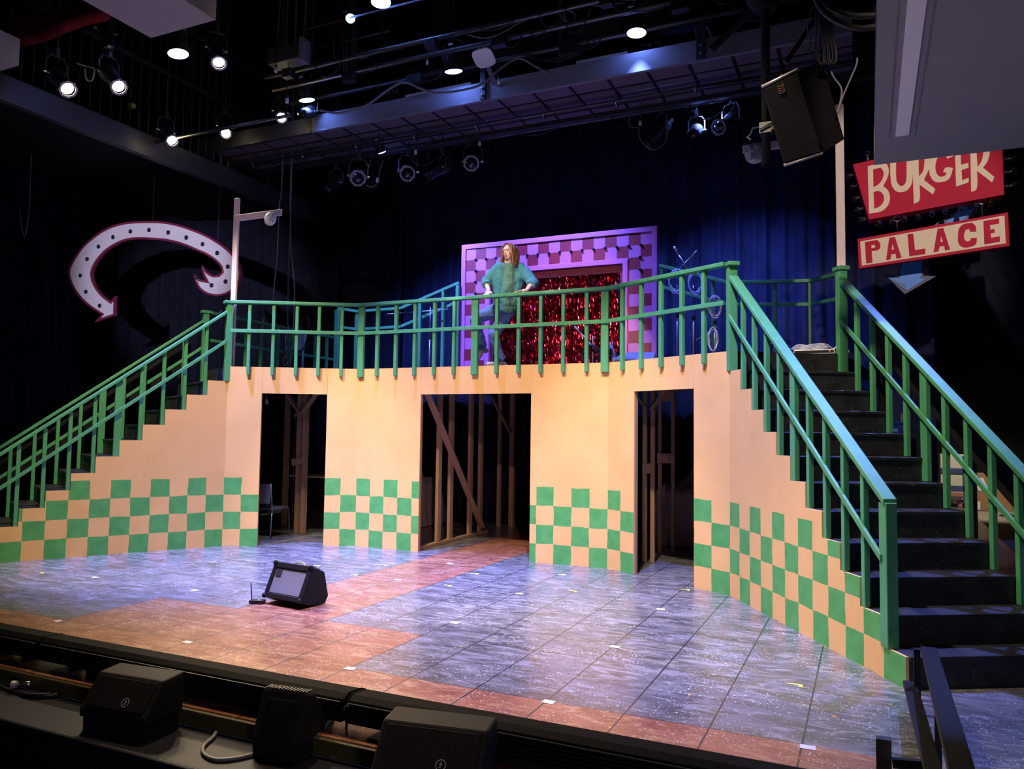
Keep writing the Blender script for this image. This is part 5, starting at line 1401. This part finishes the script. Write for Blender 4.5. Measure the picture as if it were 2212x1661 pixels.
# wedge on the balcony and a mixer at the stair head
wv = thing('stage_wedge', 'grey wedge loudspeaker on the balcony before the pink frame', 'floor monitor', (at(1370, 775, 5.7).x, 5.7, H))
q = at(1372, 778, 5.6)
MB().hexa([V(q.x-.30, 5.5, H+.001), V(q.x+.28, 5.5, H+.001), V(q.x+.28, 5.95, H+.001), V(q.x-.30, 5.95, H+.001)], [V(q.x-.30, 5.5, H+.13), V(q.x+.28, 5.5, H+.10), V(q.x+.20, 5.9, H+.24), V(q.x-.18, 5.9, H+.25)]).build('cabinet', mat('blue_grey_case', (.22, .24, .36), .6), wv, bevel=.01)
MB().box((q.x, 5.49, H+.06), (.5, .01, .07)).build('grille', M['grille'], wv)
mx_ = thing('mixer', 'silver mixer with a red light at the head of the right stairs', 'mixer', (4.15, 4.45, H))
q = at(1760, 755, 4.55)
MB().box((q.x, 4.55, H+.028), (.42, .30, .05)).build('case', M['white_plastic'], mx_, bevel=.008)
MB().box((q.x, 4.398, H+.03), (.40, .004, .025)).build('front_strip', M['lamp_black'], mx_)
MB().ball((q.x+.16, 4.396, H+.03), .006, 8, 6).build('indicator', glow('red_indicator', (1, .02, .02), 4), mx_)
for i in range(3):
    c = V(q.x-.03, 4.6, H+.075+.016*i); pts = [c+V((.20-.02*i+.02*sin(k))*cos(2*pi*k/18), (.10+.01*sin(k*1.3))*sin(2*pi*k/18), .012*sin(k*.8)+.008) for k in range(36)]
    tag(MB().tube(pts, .008, 6).build('coiled_cable', M['blue_cable'], None, smooth=True), ['lowest', 'middle', 'topmost'][i]+' blue cable coil lying on the mixer', 'cable')
cable('power_cable', 'pale cable curving off the right side of the mixer', [V(q.x+.18, 4.5, H+.05), V(q.x+.27, 4.5, H+.11), V(q.x+.33, 4.48, H+.06), V(q.x+.35, 4.46, H+.012)], .009, 'white_plastic')
cl = at(1671, 750, 4.4)
tag(MB().tube([V(cl.x+.06*cos(2*pi*i/14), 4.4+.02*sin(i), H+.075+.06*sin(2*pi*i/14)) for i in range(42)], .007, 6).build('coiled_cable', M['cable'], None, smooth=True), 'small dark cable coil standing left of the mixer', 'cable')

# ---------------------------------------------------------------- beyond the right stairs
ct = thing('equipment_cart', 'pale cart with blue frame bars behind the right staircase', 'cart', at(2060, 1095, 17.0)*1.0)
def bxp(name, x0, y0, x1, y1, Y, dpt, m, parent=None, bevel=.006):
    a, b = at(x0, y1, Y), at(x1, y0, Y)
    z0 = max(a.z, .002)
    return MB().box(((a.x+b.x)/2, Y+dpt/2, (z0+b.z)/2), (b.x-a.x, dpt, b.z-z0)).build(name, m, parent, bevel=bevel)
YC = 16.9
cream_p = mat('cart_panel', (.62, .58, .52), .6); blue_b = mat('cart_blue_frame', (.05, .07, .2), .5)
bxp('side_panel', 2033, 982, 2084, 1078, YC, .5, cream_p, ct)
bxp('frame_bar', 2033, 1012, 2086, 1022, YC-.03, .02, blue_b, ct)
bxp('frame_bar', 2033, 1050, 2086, 1060, YC-.03, .02, blue_b, ct)
bxp('upright', 2081, 985, 2087, 1088, YC-.03, .06, blue_b, ct)
bxp('shelf', 2055, 1062, 2086, 1072, YC-.02, .4, M['white_plastic'], ct)
for xx in (2040, 2080):
    p = at(xx, 1090, YC+.1)
    MB().cyl((p.x-.02, YC+.1, .06), (p.x+.02, YC+.1, .06), .058, n=14).build('caster', M['lamp_black'], ct)
    MB().cyl((p.x, YC+.1, .06), (p.x, YC+.1, .5), .02, n=8).build('leg', blue_b, ct)
YB = 16.3
cb = thing('cardboard_box', 'large brown cardboard box behind the right staircase railing', 'box', (7.4, YB, 0))
bxp('carton', 2105, 1025, 2185, 1104, YB, .55, M['cardboard'], cb, .004)
a = at(2112, 1040, YB-.006)
MB().box(a+V(.06, 0, -.06), (.20, .006, .26), Matrix.Rotation(-.4, 3, 'Y')).build('shipping_label', M['white_tape'], cb)
a = at(2111, 1092, YB-.006)
MB().box(a, (.12, .006, .19)).build('label', M['white_tape'], cb)
tag(bxp('orange_board', 2150, 990, 2190, 1100, YC+.7, .03, mat('rust_board', (.35, .12, .05), .7)), 'rust coloured board above the cardboard box', 'board')
tub = thing('storage_tub', 'blue storage tub with a yellow handle glimpsed between the right railing balusters', 'tub', at(1942, 925, 8.4))
bxp('tub', 1930, 915, 1960, 938, 8.4, .4, mat('tub_blue', (.03, .16, .30), .5), tub)
bxp('handle', 1946, 893, 1951, 916, 8.4, .03, M['yellow_tape'], tub)
bxp('rim', 1928, 911, 1962, 915, 8.39, .42, mat('tub_rim', (.05, .22, .38), .5), tub)
bxp('label', 1930, 926, 1940, 934, 8.39, .01, M['white_tape'], tub)
p = atz(2074, 1096, 0)
tag(MB().lathe([(.06, 0), (.065, .02), (.065, .16), (.03, .22), (.025, .27)], V(p.x, p.y, .002), (0, 0, 1), 12).build('bottle', mat('pink_bottle', (.45, .2, .17), .4), None, smooth=True), 'small pinkish bottle on the floor beside the cart', 'bottle')
for x0, lab in ((2052, 'parcel on the cart shelf'),):
    tag(bxp('parcel', 2054, 1064, 2080, 1072, YC-.1, .2, M['cardboard']), 'flat parcel lying in front of the cart shelf', 'parcel')
p = atz(2178, 1116, 0)
tag(MB().lathe([(.17, 0), (.17, .02), (.10, .05), (.001, .06)], V(p.x, p.y, .002), (0, 0, 1), 16).build('floor_disc', M['rig_steel'], None, smooth=True), 'dark round object lying on the pale floor behind the right railing', 'floor disc')
struct(MB().hexa([atz(2098, 1105, .001), atz(2330, 1105, .001), atz(2400, 1195, .001), atz(2195, 1195, .001)], [atz(2098, 1105, .004), atz(2330, 1105, .004), atz(2400, 1195, .004), atz(2195, 1195, .004)]).build('floor_mat', mat('pale_vinyl', (.30, .26, .22), .5)))

rk = thing('storage_rack', 'dark open rack holding the blue tub behind the right staircase', 'rack', (at(1945, 930, 8.6).x, 8.6, 0))
q = at(1945, 939, 8.4)
MB().box((q.x, 8.6, q.z-.02), (.55, .5, .03)).build('shelf', M['rig_steel'], rk)
for sx in (-.25, .25):
    for sy in (-.22, .22): MB().box((q.x+sx, 8.6+sy, .95), (.04, .04, 1.898)).build('leg', M['rig_steel'], rk)
spot('work_light', (7.6, 13.5, 5.0), (7.1, 16.4, .4), (1, .85, .65), 900, 70, .6)
# ---------------------------------------------------------------- the person at the railing
PS = thing('person', 'person with long brown hair in a teal sweater and jeans leaning on the balcony railing', 'person', (.25, 5.05, H))
def melt(name, mb, m, parent, voxel=.008, it=6, fac=.5):
    """fuse overlapping closed shapes into one continuous skin"""
    me = bpy.data.meshes.new(name+'_rough'); me.from_pydata([tuple(p) for p in mb.v], [], mb.f)
    bm = bmesh.new(); bm.from_mesh(me); bmesh.ops.recalc_face_normals(bm, faces=bm.faces); bm.to_mesh(me); bm.free()
    o = bpy.data.objects.new(name+'_rough', me); COL.objects.link(o)
    r = o.modifiers.new('fuse', 'REMESH'); r.mode = 'VOXEL'; r.voxel_size = voxel; r.use_smooth_shade = True
    s = o.modifiers.new('relax', 'SMOOTH'); s.factor = fac; s.iterations = it
    dg = bpy.context.evaluated_depsgraph_get(); dg.update()
    me2 = bpy.data.meshes.new_from_object(o.evaluated_get(dg)); me2.name = name
    bpy.data.objects.remove(o); bpy.data.meshes.remove(me)
    me2.materials.clear(); me2.materials.append(m)
    me2.polygons.foreach_set('use_smooth', [True]*len(me2.polygons))
    ob = bpy.data.objects.new(name, me2); COL.objects.link(ob); adopt(ob, parent)
    return ob
# joints, viewer's left and right
neck = at(1098, 569, 5.00); headc = at(1099, 545, 4.95)
shL, shR = at(1079, 577, 4.94), at(1124, 579, 5.08)
elL, elR = at(1050, 609, 4.92), at(1151, 610, 5.02)
wrL, wrR = at(1055, 631, 4.78), at(1135, 629, 4.79)
haL, haR = V(at(1052, 640, 4.70).x, 4.70, RT_Z+.012), V(at(1123, 636, 4.71).x, 4.72, RT_Z+.018)
wrL = V(wrL.x, 4.79, RT_Z+.075); wrR = V(wrR.x, 4.82, RT_Z+.05)
hpL, hpR = at(1083, 664, 5.06), at(1101, 666, 5.14)
knF, anF = at(1066, 722, 4.98), at(1082, 776, 5.16)
anF.z = H+.10
knB, anB = at(1026, 690, 5.10), at(1042, 748, 5.42)
body = MB()
hips = (hpL+hpR)/2
chest = (shL+shR)/2*.62+hips*.38
body.rc(shL, shR, .062, .062); body.rc(hips, chest, .10, .10); body.rc(hpL, shL.lerp(hpL, .25), .075, .075); body.rc(hpR, shR.lerp(hpR, .25), .075, .075)
body.rc(hpL, hpR, .09, .09)
body.rc(neck-V(0, 0, .02), headc-V(0, 0, .05), .055, .052)
for a, b, c in ((shL, elL, wrL), (shR, elR, wrR)):
    body.rc(a, b, .050, .040); body.rc(b, c, .038, .026)
body.rc(hpR, knF, .072, .052); body.rc(knF, anF, .055, .038)
body.rc(hpL, knB, .072, .052); body.rc(knB, anB, .055, .038)
for an, toe in ((anF, V(anF.x-.12, anF.y-.14, H+.035)), (anB, anB+V(-.09, .02, -.17))):
    body.rc(an-V(0, 0, .05), toe, .038, .03)
# head: looks to the viewer's left and a little down
fd = Vector((-.20, -.97, -.08)).normalized(); fr_ = fd.cross(V(0, 0, 1)).normalized(); fu_ = fr_.cross(fd)
HR = Matrix((fr_, fd, fu_)).transposed()
def hp(x, y, z): return headc+HR @ V(x, y, z)
body.ball(hp(0, -.012, .025), (.070, .088, .092), 20, 14, HR)
body.ball(hp(0, .022, -.045), (.052, .058, .068), 18, 12, HR)
body.ball(hp(0, .050, -.095), (.026, .026, .020), 12, 8, HR)
body.rc(hp(0, .080, .016), hp(0, .094, -.016), .008, .011, 10)
body.ball(hp(-.010, .086, -.019), (.008, .009, .007), 8, 6, HR); body.ball(hp(.010, .086, -.019), (.008, .009, .007), 8, 6, HR)
body.rc(hp(-.040, .068, .034), hp(.040, .068, .034), .014, .014, 10)
for s in (-1, 1):
    body.ball(hp(s*.034, .052, -.018), (.020, .016, .018), 10, 8, HR)
    body.ball(hp(s*.072, -.012, -.005), (.010, .020, .030), 8, 6, HR)
body.rc(hp(-.016, .078, -.056), hp(.016, .078, -.056), .010, .010, 8)
# hands: palm and five bent fingers each
def hand(wr, ha, side, along, grip):
    palm_d = (ha-wr).normalized()
    al = Vector(along).normalized()
    body.rc(wr, wr.lerp(ha, .55), .026, .030, 10)
    for k in range(4):
        o = (k-1.5)*.021
        a = wr.lerp(ha, .45)+al*o*.9
        ln_ = (.070, .082, .078, .060)[k]
        f0 = wr.lerp(ha, .95)+al*o
        body.rc(a, f0, .014, .0105, 8)
        if grip:
            f1 = f0+V(0, -.030, -.012)+al*o*.2; f2 = f1+V(0, -.016, -.034*ln_/.075); f3 = f2+V(0, .002, -.024)
        else:
            dirn = Vector(grip_dir).normalized()
            f1 = f0+dirn*(ln_*.42)+V(0, 0, -.004)+al*o*.25; f2 = f1+dirn*(ln_*.33)+V(0, 0, -.006); f3 = f2+dirn*(ln_*.22)+V(0, 0, -.006)
        body.rc(f0, f1, .0105, .0095, 8); body.rc(f1, f2, .0095, .0085, 8); body.rc(f2, f3, .0085, .0075, 8)
    t0 = wr.lerp(ha, .35)+al*(.030*side)
    t1 = t0+al*(.026*side)+palm_d*.022; t2 = t1+al*(.012*side)+palm_d*.028
    body.rc(t0, t1, .014, .011, 8); body.rc(t1, t2, .011, .009, 8)
grip_dir = (-.9, -.15, 0)
hand(wrL, haL, 1, (1, 0, 0), True)
hand(wrR, V(haR.x, haR.y, RT_Z+.016), -1, (.25, .95, 0), False)
bodyob = melt('body', body, M['skin'], PS, .0058, 3)
# eyes, brows, beard, lips
for s in (-1, 1):
    e = MB().ball(hp(s*.030, .0755, .010), (.011, .006, .0055), 10, 8, HR).build('eye', M['white_plastic'], PS, smooth=True)
    MB().ball(hp(s*.030-.001, .0805, .010), (.005, .003, .005), 8, 6, HR).build('iris', M['socket'], e, smooth=True)
    MB().rc(hp(s*.014, .088, .031), hp(s*.046, .074, .034), .005, .004, 8).build('eyebrow', M['hair'], PS, smooth=True)
lip = mat('lip', (.45, .17, .14), .5)
MB().rc(hp(-.018, .088, -.056), hp(.018, .088, -.056), .0055, .0055, 8).build('mouth', lip, PS, smooth=True)
brd = MB()
brd.rc(hp(-.022, .084, -.044), hp(.022, .084, -.044), .0055, .0055, 8); brd.ball(hp(0, .064, -.092), (.024, .018, .020), 10, 8, HR)
brd.build('beard', mat('thin_beard', (.22, .11, .06), .7), PS, smooth=True)
# hair: locks from a middle parting to the shoulders
rnd = random.Random(3)
cap = MB()
cap.ball(hp(0, -.028, .040), (.082, .092, .090), 20, 14, HR)
for s in (-1, 1):
    for k in range(56):
        f = k/55
        yy = .056-.150*f; w1, w2 = rnd.uniform(-.012, .012), rnd.uniform(-.014, .014)
        st_ = hp(s*.006, .035-.09*f, .122-.02*f)
        sd = hp(s*(.074+.010*sin(f*pi)+rnd.uniform(-.006, .006)), yy*.9-.002, .035+rnd.uniform(-.02, .02))
        ck = hp(s*(.080+.018*rnd.random()), yy*.85+w1, -.05+rnd.uniform(-.02, .02))
        m2 = hp(s*(.094+.016*rnd.random()), yy*.85+w2, -.11+rnd.uniform(-.015, .015))
        en = hp(s*(.088+.030*rnd.random()-.02*f), yy*.8+rnd.uniform(-.02, .02), -.165+rnd.uniform(-.025, .025))
        tip = en+HR @ V(s*rnd.uniform(-.022, .022), rnd.uniform(-.014, .020), -.028)
        pth = smooth_path([st_, st_.lerp(sd, .5)+HR @ V(s*.012, 0, .018), sd, ck, m2, en, tip], 4)
        cap.tube(pth, [.0065+.0035*sin(pi*min(1, j/24)) if j < 20 else max(.002, .0085-.0016*(j-19)) for j in range(len(pth))], 5)
for k in range(20):
    x = -.07+.14*k/19
    cap.tube(smooth_path([hp(x*.3, -.06, .11), hp(x*1.05, -.115, .02), hp(x*1.15, -.115, -.08), hp(x*1.2, -.10+rnd.uniform(-.02, .01), -.17+rnd.uniform(-.02, .02))], 5), [.016]*12+[.013, .010, .007, .004], 6)
cap.build('hair', M['hair'], PS, smooth=True)
# sweater with wide three-quarter sleeves
sw = MB()
hem = hips+V(0, 0, .04)
sw.rc(shL+V(.015, 0, -.012), shR+V(-.015, 0, -.012), .078, .078)
sw.rc(chest, hem, .145, .135); sw.rc(shL.lerp(hpL, .18), hpL+V(-.005, 0, .06), .108, .108); sw.rc(shR.lerp(hpR, .18), hpR+V(.02, 0, .06), .108, .112)
sw.rc((shL+shR)/2-V(0, 0, .02), chest, .10, .145)
sw.lathe([(.146, 0), (.154, .03), (.146, .08)], hem-V(0, 0, .10), chest-hem, 22)
for a, b, c in ((shL, elL, wrL), (shR, elR, wrR)):
    m_ = b.lerp(c, .38)
    sw.rc(a, a.lerp(b, .6), .078, .082); sw.rc(a.lerp(b, .55), b, .083, .074); sw.lathe([(.072, -.03), (.072, .0), (.066, (m_-b).length)], b, m_-b, 18)
sw.lathe([(.075, 0), (.062, .045)], neck-V(0, 0, .055), headc-neck, 18)
swo = melt('sweater', sw, M['sweater'], PS, .009, 4)
tx = swo.modifiers.new('folds', 'DISPLACE'); tt = bpy.data.textures.new('cloth_folds', 'CLOUDS'); tt.noise_scale = .09; tx.texture = tt; tx.strength = .028; tx.mid_level = .5; tx.texture_coords = 'GLOBAL'
swo.data.materials.append(M['sweater_green'])
# green panel across the front of the sweater
ctr = (chest+hem)/2
for p in swo.data.polygons:
    c = p.center
    f = (shR.z-c.z)/(shR.z-hem.z)
    u = (c-chest).dot(V(.93, .36, 0))
    if -.075+.05*f < u < .115-.02*f and c.z > hem.z-.2 and p.normal.y < .1 and c.z < neck.z-.02: p.material_index = 1
MB().lathe([(.068, 0), (.066, .02), (.056, .02), (.056, 0)], neck-V(0, 0, .02), headc-neck, 18).build('collar', M['sweater_green'], PS, smooth=True)
# jeans
je = MB()
je.rc(hpL, hpR, .112, .112); je.rc(hips, hips+V(0, 0, .03), .105, .10)
je.rc(hpR, hpR.lerp(knF, .5), .105, .092); je.rc(hpR.lerp(knF, .5), knF, .092, .076)
je.rc(knF, knF.lerp(anF, .5), .076, .068); je.lathe([(.066, 0), (.070, .12), (.078, (anF-knF).length*.5-.02)], knF.lerp(anF, .5), anF-knF, 18)
je.rc(hpL, hpL.lerp(knB, .5), .105, .092); je.rc(hpL.lerp(knB, .5), knB, .092, .076)
je.rc(knB, knB.lerp(anB, .5), .076, .066); je.lathe([(.066, 0), (.072, (anB-knB).length*.5)], knB.lerp(anB, .5), anB-knB, 18)
jo = melt('jeans', je, M['jeans'], PS, .009, 4)
tx = jo.modifiers.new('folds', 'DISPLACE'); t2 = bpy.data.textures.new('denim_folds', 'CLOUDS'); t2.noise_scale = .06; tx.texture = t2; tx.strength = .020; tx.texture_coords = 'GLOBAL'
for an, toe in ((anF, V(anF.x-.13, anF.y-.15, H+.042)), (anB, anB+V(-.10, .03, -.18))):
    s_ = MB(); s_.rc(an-V(0, 0, .05), toe, .046, .038, 14); s_.rc(an-V(0, 0, .02), an-V(-.03, -.05, .055), .042, .042, 14)
    melt('shoe', s_, M['shoe'], PS, .008, 3)
